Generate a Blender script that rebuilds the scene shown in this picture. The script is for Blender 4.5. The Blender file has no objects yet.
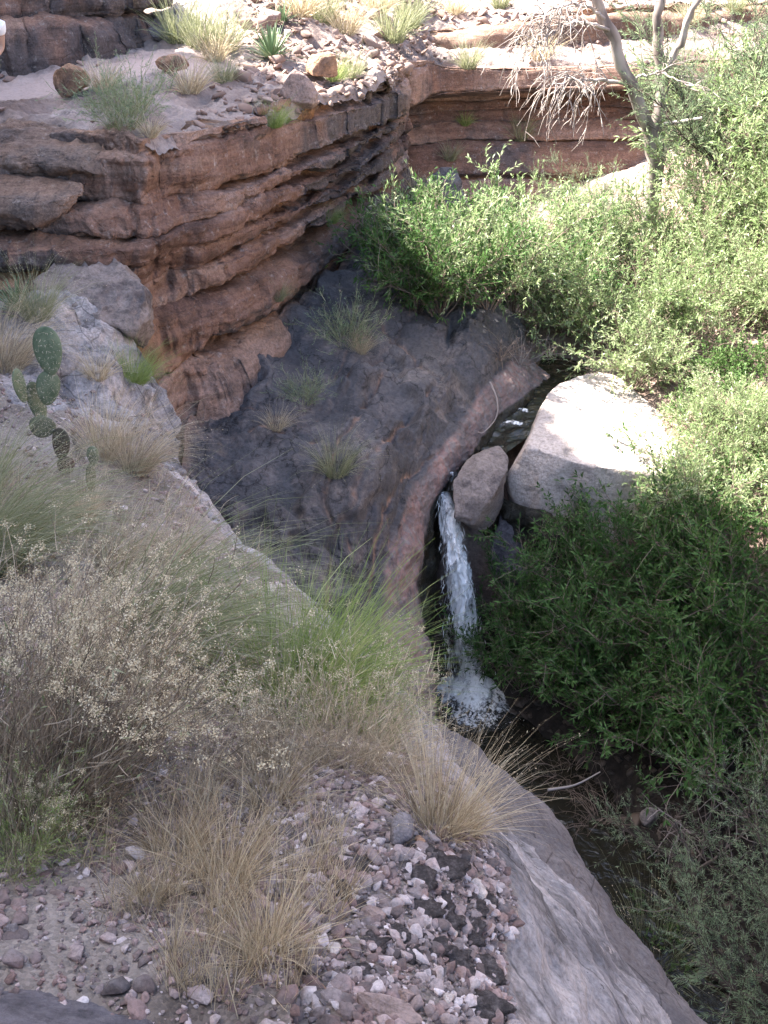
import bpy, bmesh, math, random
import numpy as np
from mathutils import Vector, Matrix
from mathutils.bvhtree import BVHTree
R = math.radians
sc = bpy.context.scene
COL = sc.collection

# ------------------------------------------------------------------ camera, sky, sun, exposure
F = 1027.0
PITCH = R(28)
cd = bpy.data.cameras.new('camera')
cam = bpy.data.objects.new('camera', cd)
COL.objects.link(cam)
cd.sensor_fit = 'VERTICAL'
cd.sensor_height = 24.0
cd.lens = F / 1024 * 24.0
cd.clip_start = 0.05
cd.clip_end = 500
cam.location = (0, 0, 0)
cam.rotation_euler = (R(90) - PITCH, 0, 0)
sc.camera = cam

SUN = Vector((-0.60, 0.08, 0.77)).normalized()
world = bpy.data.worlds.new('World')
sc.world = world
world.use_nodes = True
wn = world.node_tree
for n in list(wn.nodes):
    wn.nodes.remove(n)
sky = wn.nodes.new('ShaderNodeTexSky')
sky.sky_type = 'NISHITA'
sky.sun_disc = False
sky.sun_elevation = math.asin(SUN.z)
sky.sun_rotation = math.atan2(SUN.x, SUN.y)
sky.altitude = 800
sky.dust_density = 4.5
sky.ozone_density = 0.25
sky.air_density = 0.8
bg = wn.nodes.new('ShaderNodeBackground')
bg.inputs['Strength'].default_value = 0.13
wo = wn.nodes.new('ShaderNodeOutputWorld')
wn.links.new(sky.outputs[0], bg.inputs[0])
wn.links.new(bg.outputs[0], wo.inputs[0])
sl = bpy.data.lights.new('sun', 'SUN')
sl.energy = 5.0
sl.angle = R(0.53)
sl.color = (1.0, 0.95, 0.87)
so = bpy.data.objects.new('sun', sl)
COL.objects.link(so)
so.rotation_euler = SUN.to_track_quat('Z', 'Y').to_euler()
so.location = (-20, 10, 30)
sc.view_settings.view_transform = 'Standard'
sc.view_settings.look = 'None'
sc.view_settings.gamma = 1
sc.view_settings.use_curve_mapping = False
sc.view_settings.exposure = 2.9
sc.cycles.max_bounces = 6
sc.cycles.diffuse_bounces = 3
sc.cycles.glossy_bounces = 2
sc.cycles.transmission_bounces = 3
sc.cycles.transparent_max_bounces = 12
sc.cycles.use_denoising = True

# ------------------------------------------------------------------ helpers
CP, SP = math.cos(PITCH), math.sin(PITCH)


def at(px, py, D):
    """3-D point seen at photo position (px, py) whose horizontal distance ahead is D metres."""
    v = (512 - py) / F
    y = CP + SP * v
    z = -SP + CP * v
    s = D / y
    return np.array([s * (px - 384) / F, D, s * z])


def ray(px, py):
    v = (512 - py) / F
    return Vector(((px - 384) / F, CP + SP * v, -SP + CP * v)).normalized()


def pts(lst):
    return np.array([at(*p) for p in lst])


def _hash(ix, iy, iz, seed):
    h = (ix.astype(np.uint32) * np.uint32(374761393) + iy.astype(np.uint32) * np.uint32(668265263)
         + iz.astype(np.uint32) * np.uint32(2147483647) + np.uint32((seed * 974634777 + 12345) & 0xffffffff))
    h ^= h >> np.uint32(13)
    h *= np.uint32(1274126177)
    h ^= h >> np.uint32(16)
    h *= np.uint32(2246822519)
    h ^= h >> np.uint32(15)
    return h.astype(np.float64) / 2147483647.5 - 1.0


def vnoise(P, seed=0):
    fl = np.floor(P)
    f = P - fl
    f = f * f * f * (f * (f * 6 - 15) + 10)
    i = fl.astype(np.int64)
    x, y, z = i[:, 0], i[:, 1], i[:, 2]
    fx, fy, fz = f[:, 0], f[:, 1], f[:, 2]
    c = [[[_hash(x + a, y + b, z + d, seed) for d in (0, 1)] for b in (0, 1)] for a in (0, 1)]
    r = []
    for a in (0, 1):
        q = []
        for b in (0, 1):
            q.append(c[a][b][0] * (1 - fz) + c[a][b][1] * fz)
        r.append(q[0] * (1 - fy) + q[1] * fy)
    return r[0] * (1 - fx) + r[1] * fx


_rot = np.array(Matrix.Rotation(0.7, 3, Vector((0.3, 0.8, 0.52)).normalized()))


def fbm(P, scale=1.0, octv=4, seed=0, gain=0.5, ridged=False, stretch=(1, 1, 1)):
    P = np.asarray(P, float)
    sh = P.shape[:-1]
    Q = P.reshape(-1, 3) * scale * np.array(stretch)
    out = np.zeros(len(Q))
    a = 1.0
    for o in range(octv):
        n = vnoise(Q, seed + o * 17)
        if ridged:
            n = 1 - 2 * np.abs(n)
        out += a * n
        a *= gain
        Q = (Q @ _rot.T) * 2.03 + 11.7
    return out.reshape(sh)


def cr(ctrl, m, t=None):
    """Catmull-Rom through ctrl (n, ...) sampled at m places."""
    c = np.asarray(ctrl, float)
    n = len(c)
    if t is None:
        t = np.linspace(0, n - 1, m)
    i = np.clip(np.floor(t).astype(int), 0, n - 2)
    f = (t - i).reshape((-1,) + (1,) * (c.ndim - 1))
    p0 = np.where((i == 0).reshape(f.shape), 2 * c[i] - c[i + 1], c[np.maximum(i - 1, 0)])
    p1, p2 = c[i], c[i + 1]
    p3 = np.where((i == n - 2).reshape(f.shape), 2 * c[i + 1] - c[i], c[np.minimum(i + 2, n - 1)])
    return 0.5 * (2 * p1 + (p2 - p0) * f + (2 * p0 - 5 * p1 + 4 * p2 - p3) * f ** 2 + (3 * p1 - p0 - 3 * p2 + p3) * f ** 3)


def cr_arc(ctrl, m):
    """Same, sampled evenly along the length of the first axis."""
    c = np.asarray(ctrl, float)
    fine = cr(c, 40 * len(c))
    q = fine if fine.ndim == 2 else fine.mean(axis=1)
    d = np.concatenate([[0], np.cumsum(np.linalg.norm(np.diff(q, axis=0), axis=1))])
    t = np.interp(np.linspace(0, d[-1], m), d, np.linspace(0, len(c) - 1, len(q)))
    return cr(c, m, t)


def loft(grid, nu, nv, arc=False):
    g = np.asarray(grid, float)
    a = cr_arc(g, nu) if arc else cr(g, nu)
    b = cr(np.swapaxes(a, 0, 1), nv)
    return np.swapaxes(b, 0, 1)


def gnormals(P, flip=False):
    du = np.gradient(P, axis=0)
    dv = np.gradient(P, axis=1)
    n = np.cross(du, dv)
    n /= np.linalg.norm(n, axis=2, keepdims=True) + 1e-9
    return -n if flip else n


def mesh_from(name, V, Fc, mat=None, attrs=None, smooth=True):
    """Fc: list of arrays of equal-sided faces."""
    me = bpy.data.meshes.new(name)
    V = np.asarray(V, np.float32).reshape(-1, 3)
    if not isinstance(Fc, (list, tuple)):
        Fc = [Fc]
    Fc = [np.asarray(f, np.int32) for f in Fc if len(f)]
    me.vertices.add(len(V))
    me.vertices.foreach_set('co', V.ravel())
    nl = sum(f.size for f in Fc)
    npoly = sum(len(f) for f in Fc)
    me.loops.add(nl)
    me.loops.foreach_set('vertex_index', np.concatenate([f.ravel() for f in Fc]))
    me.polygons.add(npoly)
    tot = np.concatenate([np.full(len(f), f.shape[1], np.int32) for f in Fc])
    st = np.concatenate([[0], np.cumsum(tot)[:-1]]).astype(np.int32)
    me.polygons.foreach_set('loop_start', st)
    me.polygons.foreach_set('loop_total', tot)
    me.update(calc_edges=True)
    if smooth:
        me.polygons.foreach_set('use_smooth', np.ones(npoly, bool))
    for k, a in (attrs or {}).items():
        at_ = me.attributes.new(k, 'FLOAT', 'POINT')
        at_.data.foreach_set('value', np.asarray(a, np.float32).ravel())
    if mat:
        me.materials.append(mat)
    return me


def grid_faces(nu, nv, flip=False):
    i = np.arange(nu * nv).reshape(nu, nv)
    a, b, c, d = i[:-1, :-1], i[1:, :-1], i[1:, 1:], i[:-1, 1:]
    f = np.stack([a, b, c, d], -1).reshape(-1, 4)
    return f[:, ::-1] if flip else f


def link(name, me, parent=None):
    o = bpy.data.objects.new(name, me)
    COL.objects.link(o)
    if parent:
        o.parent = parent
    return o


def tag(o, label=None, cat=None, group=None, kind=None):
    if label:
        o['label'] = label
    if cat:
        o['category'] = cat
    if group:
        o['group'] = group
    if kind:
        o['kind'] = kind
    return o


def empty(name, loc, rz=0.0, sc_=1.0, tilt=None):
    o = bpy.data.objects.new(name, None)
    COL.objects.link(o)
    o.empty_display_size = 0.1
    o.location = loc
    o.rotation_euler = (tilt[0] if tilt else 0, tilt[1] if tilt else 0, rz)
    o.scale = (sc_,) * 3 if not hasattr(sc_, '__len__') else sc_
    return o


BVH = []


def surf(name, P, mat, attrs=None, flip=False, label=None, cat=None, kind='structure', bvh=True):
    nu, nv = P.shape[:2]
    fc = grid_faces(nu, nv, flip)
    me = mesh_from(name, P.reshape(-1, 3), fc, mat, attrs)
    o = link(name, me)
    tag(o, label, cat, None, kind)
    if bvh:
        BVH.append((name, BVHTree.FromPolygons([tuple(v) for v in P.reshape(-1, 3)], [tuple(f) for f in fc.tolist()])))
    return o


def hit(px, py, only=None):
    """Where the line of sight through a photo position first meets the ground."""
    d = ray(px, py)
    best = None
    for n, b in BVH:
        if only and n not in only:
            continue
        r = b.ray_cast(Vector((0, 0, 0)), d, 200)
        if r[0] is not None and (best is None or r[3] < best[2]):
            best = (r[0], r[1], r[3])
    if best is None:
        p = at(px, py, 12)
        return Vector(p), Vector((0, 0, 1)), 12
    nrm = best[1] if best[1].dot(d) < 0 else -best[1]
    return best[0], nrm, best[2]


def drop(x, y, only=None, z0=30):
    best = None
    for n, b in BVH:
        if only and n not in only:
            continue
        r = b.ray_cast(Vector((x, y, z0)), Vector((0, 0, -1)), 200)
        if r[0] is not None and (best is None or r[0].z > best.z):
            best = r[0]
    return best


# ------------------------------------------------------------------ materials
class NT:
    def __init__(s, name):
        s.m = bpy.data.materials.new(name)
        s.m.use_nodes = True
        s.t = s.m.node_tree
        for n in list(s.t.nodes):
            s.t.nodes.remove(n)
        s.out = s.n('ShaderNodeOutputMaterial')
        s.co = s.n('ShaderNodeTexCoord').outputs['Object']

    def n(s, t, **kw):
        n = s.t.nodes.new(t)
        for k, v in kw.items():
            setattr(n, k, v)
        return n

    def put(s, sock, v):
        if hasattr(v, 'is_output'):
            s.t.links.new(v, sock)
        elif v is not None:
            sock.default_value = v

    def map(s, scale, rot=(0, 0, 0), co=None):
        m = s.n('ShaderNodeMapping')
        s.put(m.inputs['Vector'], co or s.co)
        m.inputs['Scale'].default_value = scale
        m.inputs['Rotation'].default_value = rot
        return m.outputs[0]

    def noise(s, scale, detail=6, rough=0.55, co=None, dist=0.0, kind=None):
        n = s.n('ShaderNodeTexNoise')
        if kind:
            n.noise_type = kind
        s.put(n.inputs['Vector'], co or s.co)
        n.inputs['Scale'].default_value = scale
        n.inputs['Detail'].default_value = detail
        n.inputs['Roughness'].default_value = rough
        n.inputs['Distortion'].default_value = dist
        return n.outputs[0]

    def voro(s, scale, co=None, feature='DISTANCE_TO_EDGE', out=0):
        n = s.n('ShaderNodeTexVoronoi', feature=feature)
        s.put(n.inputs['Vector'], co or s.co)
        n.inputs['Scale'].default_value = scale
        return n.outputs[out]

    def ramp(s, fac, stops, interp='LINEAR'):
        r = s.n('ShaderNodeValToRGB')
        r.color_ramp.interpolation = interp
        e = r.color_ramp.elements
        while len(e) < len(stops):
            e.new(0.5)
        for el, (p, c) in zip(e, stops):
            el.position = p
            el.color = (c, c, c, 1) if not hasattr(c, '__len__') else tuple(c) + (1,)
        s.put(r.inputs[0], fac)
        return r.outputs[0]

    def math(s, op, a, b=None, clamp=False):
        m = s.n('ShaderNodeMath', operation=op, use_clamp=clamp)
        s.put(m.inputs[0], a)
        if b is not None:
            s.put(m.inputs[1], b)
        return m.outputs[0]

    def mix(s, fac, a, b, mode='MIX'):
        m = s.n('ShaderNodeMix', data_type='RGBA', blend_type=mode)
        s.put(m.inputs[0], fac)
        for sk, v in ((m.inputs[6], a), (m.inputs[7], b)):
            if hasattr(v, '__len__') and len(v) == 3:
                v = tuple(v) + (1,)
            s.put(sk, v)
        return m.outputs[2]

    def attr(s, name, out='Fac'):
        n = s.n('ShaderNodeAttribute', attribute_name=name)
        return n.outputs[out]

    def bump(s, h, strength, dist, normal=None):
        b = s.n('ShaderNodeBump')
        b.inputs['Strength'].default_value = strength
        b.inputs['Distance'].default_value = dist
        s.put(b.inputs['Height'], h)
        if normal is not None:
            s.put(b.inputs['Normal'], normal)
        return b.outputs[0]

    def bsdf(s, color, rough=0.9, normal=None, spec=0.3):
        p = s.n('ShaderNodeBsdfPrincipled')
        if hasattr(color, '__len__') and len(color) == 3:
            color = tuple(color) + (1,)
        s.put(p.inputs['Base Color'], color)
        s.put(p.inputs['Roughness'], rough)
        p.inputs['Specular IOR Level'].default_value = spec
        if normal is not None:
            s.put(p.inputs['Normal'], normal)
        return p

    def done(s, sh):
        s.t.links.new(sh if hasattr(sh, 'is_output') else sh.outputs[0], s.out.inputs[0])
        return s.m


def rock_material(name, lo, mid, hi, varnish, fresh, v_lo=0.45, v_hi=0.62, band=6.0, lichen=0.35, fine=1.0, v_scale=0.9):
    """Sandstone: bedded base colour, dark desert varnish in patches, pale lichen specks.
    attributes: varn (-1..1 adds varnish), fresh (0..1 unweathered orange), tint (per bed)."""
    t = NT(name)
    big = t.noise(0.7, 6, 0.6)
    beds = t.noise(1.0, 5, 0.6, t.map((0.25, 0.25, band)), 0.4)
    f = t.math('ADD', t.math('MULTIPLY', big, 0.5), t.math('MULTIPLY', beds, 0.5))
    f = t.math('ADD', f, t.math('MULTIPLY', t.attr('tint'), 0.16))
    c = t.ramp(f, [(0.34, lo), (0.5, mid), (0.66, hi)])
    c = t.mix(t.math('MULTIPLY', t.attr('fresh'), 0.85, True), c, fresh)
    # dark varnish, streaked downwards
    vn = t.noise(v_scale, 9, 0.62, t.map((1, 1, 0.8)), 0.3)
    st = t.noise(2.6, 5, 0.6, t.map((1, 1, 0.12)))
    v = t.math('ADD', t.math('MULTIPLY', vn, 0.65), t.math('MULTIPLY', st, 0.35))
    v = t.math('ADD', v, t.math('MULTIPLY', t.attr('varn'), 0.25))
    vm = t.ramp(v, [(v_lo, 0.0), (v_hi, 1.0)])
    vm = t.math('MULTIPLY', vm, 0.85)
    vcol = t.mix(t.noise(7, 6, 0.65), tuple(x * 0.7 for x in varnish), tuple(min(1, x * 1.6) for x in varnish))
    c = t.mix(vm, c, vcol)
    # pale lichen / dust specks
    lm = t.ramp(t.noise(9, 8, 0.7), [(0.57, 0.0), (0.68, 1.0)])
    lm = t.math('MULTIPLY', lm, lichen)
    c = t.mix(lm, c, (0.42, 0.38, 0.35))
    dk = t.ramp(t.noise(24, 6, 0.7), [(0.28, 0.45), (0.5, 1.0)])
    c = t.mix(0.6, c, dk, 'MULTIPLY')
    dk2 = t.ramp(t.noise(1.0, 9, 0.72, t.map((3, 3, 9))), [(0.36, 0.35), (0.5, 1.0), (0.68, 1.25)])
    c = t.mix(0.55, c, dk2, 'MULTIPLY')
    c = t.mix(0.7, c, t.ramp(t.noise(34, 9, 0.78), [(0.34, 0.4), (0.5, 1.0), (0.64, 1.4)]), 'MULTIPLY')
    h1 = t.noise(5, 10, 0.7)
    h2 = t.noise(1.0, 7, 0.62, t.map((4, 4, 26)))
    h3 = t.noise(45, 5, 0.6)
    cv = t.noise(2.2, 5, 0.6)
    va = t.n('ShaderNodeVectorMath', operation='ADD')
    t.put(va.inputs[0], t.map((1, 1, 1.6)))
    t.put(va.inputs[1], t.n('ShaderNodeCombineXYZ').outputs[0])
    cmb = t.t.nodes[-1]
    for k in range(3):
        t.put(cmb.inputs[k], t.math('MULTIPLY', cv, 0.8))
    cracks = t.ramp(t.voro(1.7, va.outputs[0]), [(0.0, 0.0), (0.03, 1.0)])
    h = t.math('ADD', t.math('MULTIPLY', h1, 0.6), t.math('MULTIPLY', h2, 0.35))
    h = t.math('ADD', h, t.math('MULTIPLY', h3, 0.10))
    h = t.math('ADD', h, t.math('MULTIPLY', cracks, 0.12))
    nrm = t.bump(h, 0.9, 0.10 * fine)
    return t.done(t.bsdf(c, 0.92, nrm, 0.25))


M = {}
M['cliff'] = rock_material('red_sandstone', (0.095, 0.056, 0.043), (0.20, 0.117, 0.086), (0.29, 0.195, 0.152),
                           (0.075, 0.066, 0.066), (0.42, 0.215, 0.09), 0.41, 0.55, 6, 0.45)
M['far_cliff'] = rock_material('brown_sandstone', (0.12, 0.075, 0.055), (0.23, 0.15, 0.11), (0.34, 0.24, 0.185),
                               (0.075, 0.064, 0.06), (0.36, 0.20, 0.10), 0.46, 0.60, 7, 0.35)
M['slab'] = rock_material('varnished_slab', (0.16, 0.10, 0.08), (0.20, 0.135, 0.11), (0.26, 0.17, 0.14),
                          (0.078, 0.072, 0.076), (0.36, 0.215, 0.175), 0.36, 0.50, 2.5, 0.10, 0.6, 0.6)
M['grey_rock'] = rock_material('grey_sandstone', (0.20, 0.17, 0.155), (0.27, 0.245, 0.24), (0.38, 0.345, 0.33),
                               (0.11, 0.105, 0.115), (0.42, 0.33, 0.27), 0.44, 0.66, 4, 0.5, 0.5, 2.0)


def boulder_material(name, a, b, dark, dk_lo=0.52):
    t = NT(name)
    c = t.mix(t.noise(1.6, 7, 0.6), a, b)
    c = t.mix(t.ramp(t.noise(2.6, 9, 0.66), [(dk_lo, 0), (dk_lo + 0.13, 0.8)]), c, dark)
    c = t.mix(0.8, c, t.ramp(t.noise(26, 9, 0.78), [(0.34, 0.4), (0.5, 1.0), (0.64, 1.3)]), 'MULTIPLY')
    c = t.mix(0.7, c, t.ramp(t.noise(1.0, 8, 0.7, t.map((3, 3, 11), (0.3, 0.15, 0))), [(0.36, 0.45), (0.48, 1.0)]), 'MULTIPLY')
    h = t.math('ADD', t.noise(6, 9, 0.66), t.math('MULTIPLY', t.noise(50, 4, 0.6), 0.15))
    return t.done(t.bsdf(c, 0.9, t.bump(h, 0.8, 0.06), 0.25))


M['boulder_pale'] = boulder_material('pale_boulder', (0.42, 0.35, 0.31), (0.50, 0.43, 0.38), (0.17, 0.13, 0.12), 0.6)
M['boulder_pink'] = boulder_material('pink_boulder', (0.23, 0.165, 0.14), (0.32, 0.24, 0.21), (0.10, 0.085, 0.085), 0.56)
M['boulder_orange'] = boulder_material('orange_boulder', (0.30, 0.16, 0.085), (0.36, 0.24, 0.17), (0.09, 0.07, 0.065), 0.5)
M['boulder_dark'] = boulder_material('dark_boulder', (0.10, 0.088, 0.092), (0.15, 0.13, 0.135), (0.035, 0.032, 0.036), 0.46)
M['boulder_brown'] = boulder_material('brown_boulder', (0.17, 0.14, 0.125), (0.25, 0.205, 0.185), (0.07, 0.06, 0.06), 0.5)
M['boulder_grey'] = boulder_material('grey_boulder', (0.17, 0.15, 0.15), (0.24, 0.21, 0.20), (0.075, 0.07, 0.08), 0.47)


def soil_material(name, a, b, c3):
    t = NT(name)
    f = t.noise(1.3, 9, 0.66)
    c = t.ramp(f, [(0.3, a), (0.5, b), (0.68, c3)])
    v = t.n('ShaderNodeTexVoronoi')
    t.put(v.inputs['Vector'], t.co)
    v.inputs['Scale'].default_value = 26
    peb = t.ramp(t.n('ShaderNodeSeparateColor').outputs[0], [(0.0, 0.55), (1.0, 1.35)])
    sep = t.t.nodes[-2]
    t.put(sep.inputs[0], v.outputs['Color'])
    c = t.mix(0.75, c, peb, 'MULTIPLY')
    h = t.math('ADD', t.math('MULTIPLY', t.noise(9, 9, 0.7), 1.0), t.math('MULTIPLY', v.outputs['Distance'], -0.35))
    return t.done(t.bsdf(c, 0.95, t.bump(h, 0.9, 0.05), 0.2))


M['soil'] = soil_material('gravelly_soil', (0.10, 0.082, 0.075), (0.20, 0.17, 0.155), (0.30, 0.26, 0.24))
M['red_soil'] = soil_material('red_soil', (0.16, 0.10, 0.08), (0.29, 0.21, 0.175), (0.40, 0.32, 0.28))
M['trail'] = soil_material('trail_dust', (0.24, 0.18, 0.16), (0.33, 0.26, 0.24), (0.42, 0.34, 0.31))
M['bed'] = soil_material('stream_bed', (0.03, 0.024, 0.02), (0.065, 0.05, 0.04), (0.12, 0.09, 0.07))


def slope_material():
    """Near slope: gravelly soil, bare grey rock where the attribute 'rock' says so."""
    t = NT('near_slope_ground')
    f = t.noise(1.6, 9, 0.66)
    c = t.ramp(f, [(0.3, (0.10, 0.08, 0.066)), (0.5, (0.21, 0.175, 0.148)), (0.7, (0.32, 0.275, 0.24))])
    v = t.n('ShaderNodeTexVoronoi')
    t.put(v.inputs['Vector'], t.co)
    v.inputs['Scale'].default_value = 95
    sep = t.n('ShaderNodeSeparateColor')
    t.put(sep.inputs[0], v.outputs['Color'])
    peb = t.ramp(sep.outputs[0], [(0.0, 0.6), (1.0, 1.3)])
    c = t.mix(0.75, c, peb, 'MULTIPLY')
    # bare rock
    rn = t.noise(1.9, 9, 0.62, t.map((1, 1, 1.4)))
    rc = t.ramp(rn, [(0.34, (0.10, 0.095, 0.10)), (0.44, (0.21, 0.198, 0.20)), (0.55, (0.29, 0.268, 0.262)), (0.68, (0.40, 0.35, 0.325))])
    strk = t.ramp(t.noise(3.2, 10, 0.74, None, 0.6), [(0.38, 0.3), (0.5, 1.0), (0.62, 1.3)])
    rc = t.mix(0.75, rc, strk, 'MULTIPLY')
    rc = t.mix(t.ramp(t.noise(11, 9, 0.72), [(0.6, 0.0), (0.66, 0.75)]), rc, (0.40, 0.35, 0.32))
    rc = t.mix(t.ramp(t.noise(7.5, 10, 0.8), [(0.615, 0.0), (0.64, 0.95)]), rc, (0.022, 0.02, 0.021))
    dslab = t.ramp(t.noise(2.4, 8, 0.6), [(0.3, (0.075, 0.07, 0.074)), (0.7, (0.15, 0.135, 0.132))])
    rc = t.mix(t.attr('dark'), rc, dslab)
    rc = t.mix(0.75, rc, t.ramp(t.noise(30, 9, 0.75), [(0.34, 0.4), (0.5, 1.0), (0.64, 1.4)]), 'MULTIPLY')
    ck_ = t.ramp(t.voro(1.5, t.map((1.2, 0.8, 1.0), (0, 0, 0.55), None)), [(0.0, 0.25), (0.012, 1.0)])
    rc = t.mix(0.8, rc, ck_, 'MULTIPLY')
    edge = t.math('ADD', t.attr('rock'), t.math('MULTIPLY', t.math('SUBTRACT', t.noise(4, 7, 0.7), 0.5), 0.9))
    rm = t.ramp(edge, [(0.42, 0), (0.58, 1)])
    c = t.mix(rm, c, rc)
    hs = t.math('ADD', t.noise(12, 8, 0.7), t.math('MULTIPLY', v.outputs['Distance'], -0.12))
    crk = t.ramp(t.voro(2.3, t.map((1.6, 0.7, 1.2), (0, 0, 0.5), t.n('ShaderNodeTexCoord').outputs['Object'])), [(0.0, 0.0), (0.02, 1.0)])
    hr = t.math('ADD', t.math('MULTIPLY', t.noise(6, 11, 0.7), 1.0), t.math('MULTIPLY', crk, 0.10))
    h = t.n('ShaderNodeMix', data_type='FLOAT')
    t.put(h.inputs[0], rm)
    t.put(h.inputs[2], t.math('MULTIPLY', hs, 0.6))
    t.put(h.inputs[3], hr)
    return t.done(t.bsdf(c, 0.93, t.bump(h.outputs[0], 0.9, 0.06), 0.22))


M['slope'] = slope_material()


def plant_material(name, c0, c1, c2, transl=0.35, rough=0.6, stops=(0.0, 0.5, 1.0), spec=0.25):
    t = NT(name)
    oi = t.n('ShaderNodeObjectInfo')
    f = t.math('ADD', t.math('MULTIPLY', t.attr('tint'), 0.8), t.math('MULTIPLY', oi.outputs['Random'], 0.2))
    c = t.ramp(f, list(zip(stops, (c0, c1, c2))))
    p = t.bsdf(c, rough, None, spec)
    if transl <= 0:
        return t.done(p)
    tr = t.n('ShaderNodeBsdfTranslucent')
    t.put(tr.inputs[0], c)
    mx = t.n('ShaderNodeMixShader')
    mx.inputs[0].default_value = transl
    t.t.links.new(p.outputs[0], mx.inputs[1])
    t.t.links.new(tr.outputs[0], mx.inputs[2])
    return t.done(mx.outputs[0])


M['willow'] = plant_material('shaded_willow_leaf', (0.026, 0.062, 0.013), (0.055, 0.12, 0.028), (0.105, 0.18, 0.058), 0.4)  # willow leaf darkened for the shaded shrubs, shade put into the colour
M['willow_sunlit'] = plant_material('sunlit_willow_leaf', (0.09, 0.145, 0.045), (0.24, 0.32, 0.135), (0.45, 0.50, 0.31), 0.45, 0.42, spec=0.5)  # same leaf brightened for the sunny shrubs, sunlight put into the colour
M['feather'] = plant_material('tamarisk_leaf', (0.09, 0.14, 0.07), (0.19, 0.26, 0.14), (0.34, 0.40, 0.25), 0.48)
M['bark'] = plant_material('grey_bark', (0.09, 0.07, 0.062), (0.23, 0.19, 0.17), (0.40, 0.35, 0.32), 0, 0.9)
M['dark_twig'] = plant_material('dark_twig', (0.04, 0.03, 0.024), (0.075, 0.058, 0.046), (0.12, 0.095, 0.08), 0, 0.9)
M['twig'] = plant_material('brown_twig', (0.09, 0.065, 0.05), (0.17, 0.125, 0.10), (0.26, 0.20, 0.165), 0, 0.9)
M['straw'] = plant_material('straw_blade', (0.18, 0.135, 0.08), (0.45, 0.37, 0.24), (0.68, 0.59, 0.43), 0.25, 0.7)
M['grey_straw'] = plant_material('grey_straw_blade', (0.12, 0.09, 0.056), (0.39, 0.325, 0.22), (0.68, 0.59, 0.43), 0.2, 0.7)
M['brush_stem'] = plant_material('brush_stem', (0.07, 0.052, 0.036), (0.20, 0.158, 0.112), (0.46, 0.385, 0.28), 0.1, 0.8)
M['green_grass'] = plant_material('green_blade', (0.12, 0.185, 0.045), (0.23, 0.305, 0.09), (0.46, 0.45, 0.23), 0.3, 0.6)
M['half_green'] = plant_material('half_green_blade', (0.12, 0.15, 0.06), (0.25, 0.26, 0.14), (0.42, 0.41, 0.28), 0.3, 0.6)
M['flower'] = plant_material('dry_flower', (0.33, 0.27, 0.17), (0.52, 0.45, 0.30), (0.68, 0.61, 0.45), 0.25, 0.8)
M['yucca'] = plant_material('yucca_blade', (0.07, 0.115, 0.06), (0.11, 0.165, 0.085), (0.19, 0.23, 0.13), 0.12, 0.45)
M['leafy'] = plant_material('small_leaf', (0.045, 0.10, 0.022), (0.08, 0.15, 0.04), (0.13, 0.20, 0.07), 0.35)
def stone_material(name, c0, c1, c2):
    t = NT(name)
    c = t.ramp(t.attr('tint'), [(0.0, c0), (0.5, c1), (1.0, c2)])
    hue = t.noise(14, 2, 0.5)
    c = t.mix(t.ramp(hue, [(0.5, 0), (0.62, 0.3)]), c, (0.30, 0.17, 0.14))
    c = t.mix(t.ramp(hue, [(0.36, 0.3), (0.46, 0)]), c, (0.20, 0.19, 0.19))
    c = t.mix(0.7, c, t.ramp(t.noise(90, 8, 0.75), [(0.34, 0.45), (0.52, 1.05), (0.66, 1.3)]), 'MULTIPLY')
    return t.done(t.bsdf(c, 0.85, t.bump(t.noise(120, 6, 0.7), 0.6, 0.006), 0.25))


M['stone'] = stone_material('gravel_stone', (0.06, 0.048, 0.045), (0.235, 0.18, 0.165), (0.60, 0.53, 0.51))
M['rubble'] = plant_material('rubble_stone', (0.15, 0.095, 0.075), (0.25, 0.18, 0.15), (0.38, 0.30, 0.26), 0, 0.9)
M['wet_stone'] = plant_material('wet_stone', (0.018, 0.015, 0.013), (0.045, 0.036, 0.03), (0.10, 0.072, 0.055), 0, 0.6)
M['litter'] = plant_material('dead_litter', (0.07, 0.045, 0.035), (0.15, 0.095, 0.07), (0.26, 0.18, 0.14), 0.1, 0.9)

t = NT('cactus_pad')
c = t.mix(t.ramp(t.noise(14, 7, 0.7), [(0.35, 0.0), (0.65, 1.0)]), (0.065, 0.095, 0.052), (0.15, 0.18, 0.11))
c = t.mix(t.attr('age'), c, (0.085, 0.055, 0.045))
M['cactus'] = t.done(t.bsdf(c, 0.6, t.bump(t.noise(40, 5, 0.6), 0.4, 0.01), 0.3))
M['spine'] = NT('spine')
M['spine'] = M['spine'].done(M['spine'].bsdf((0.5, 0.44, 0.33), 0.7))

t = NT('stream_water')
nw = t.noise(5, 4, 0.55, t.map((1, 1, 1)), 0.8)
p = t.bsdf((0.018, 0.016, 0.011), 0.08, t.bump(nw, 0.5, 0.08), 0.5)
M['water'] = t.done(p)

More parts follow.
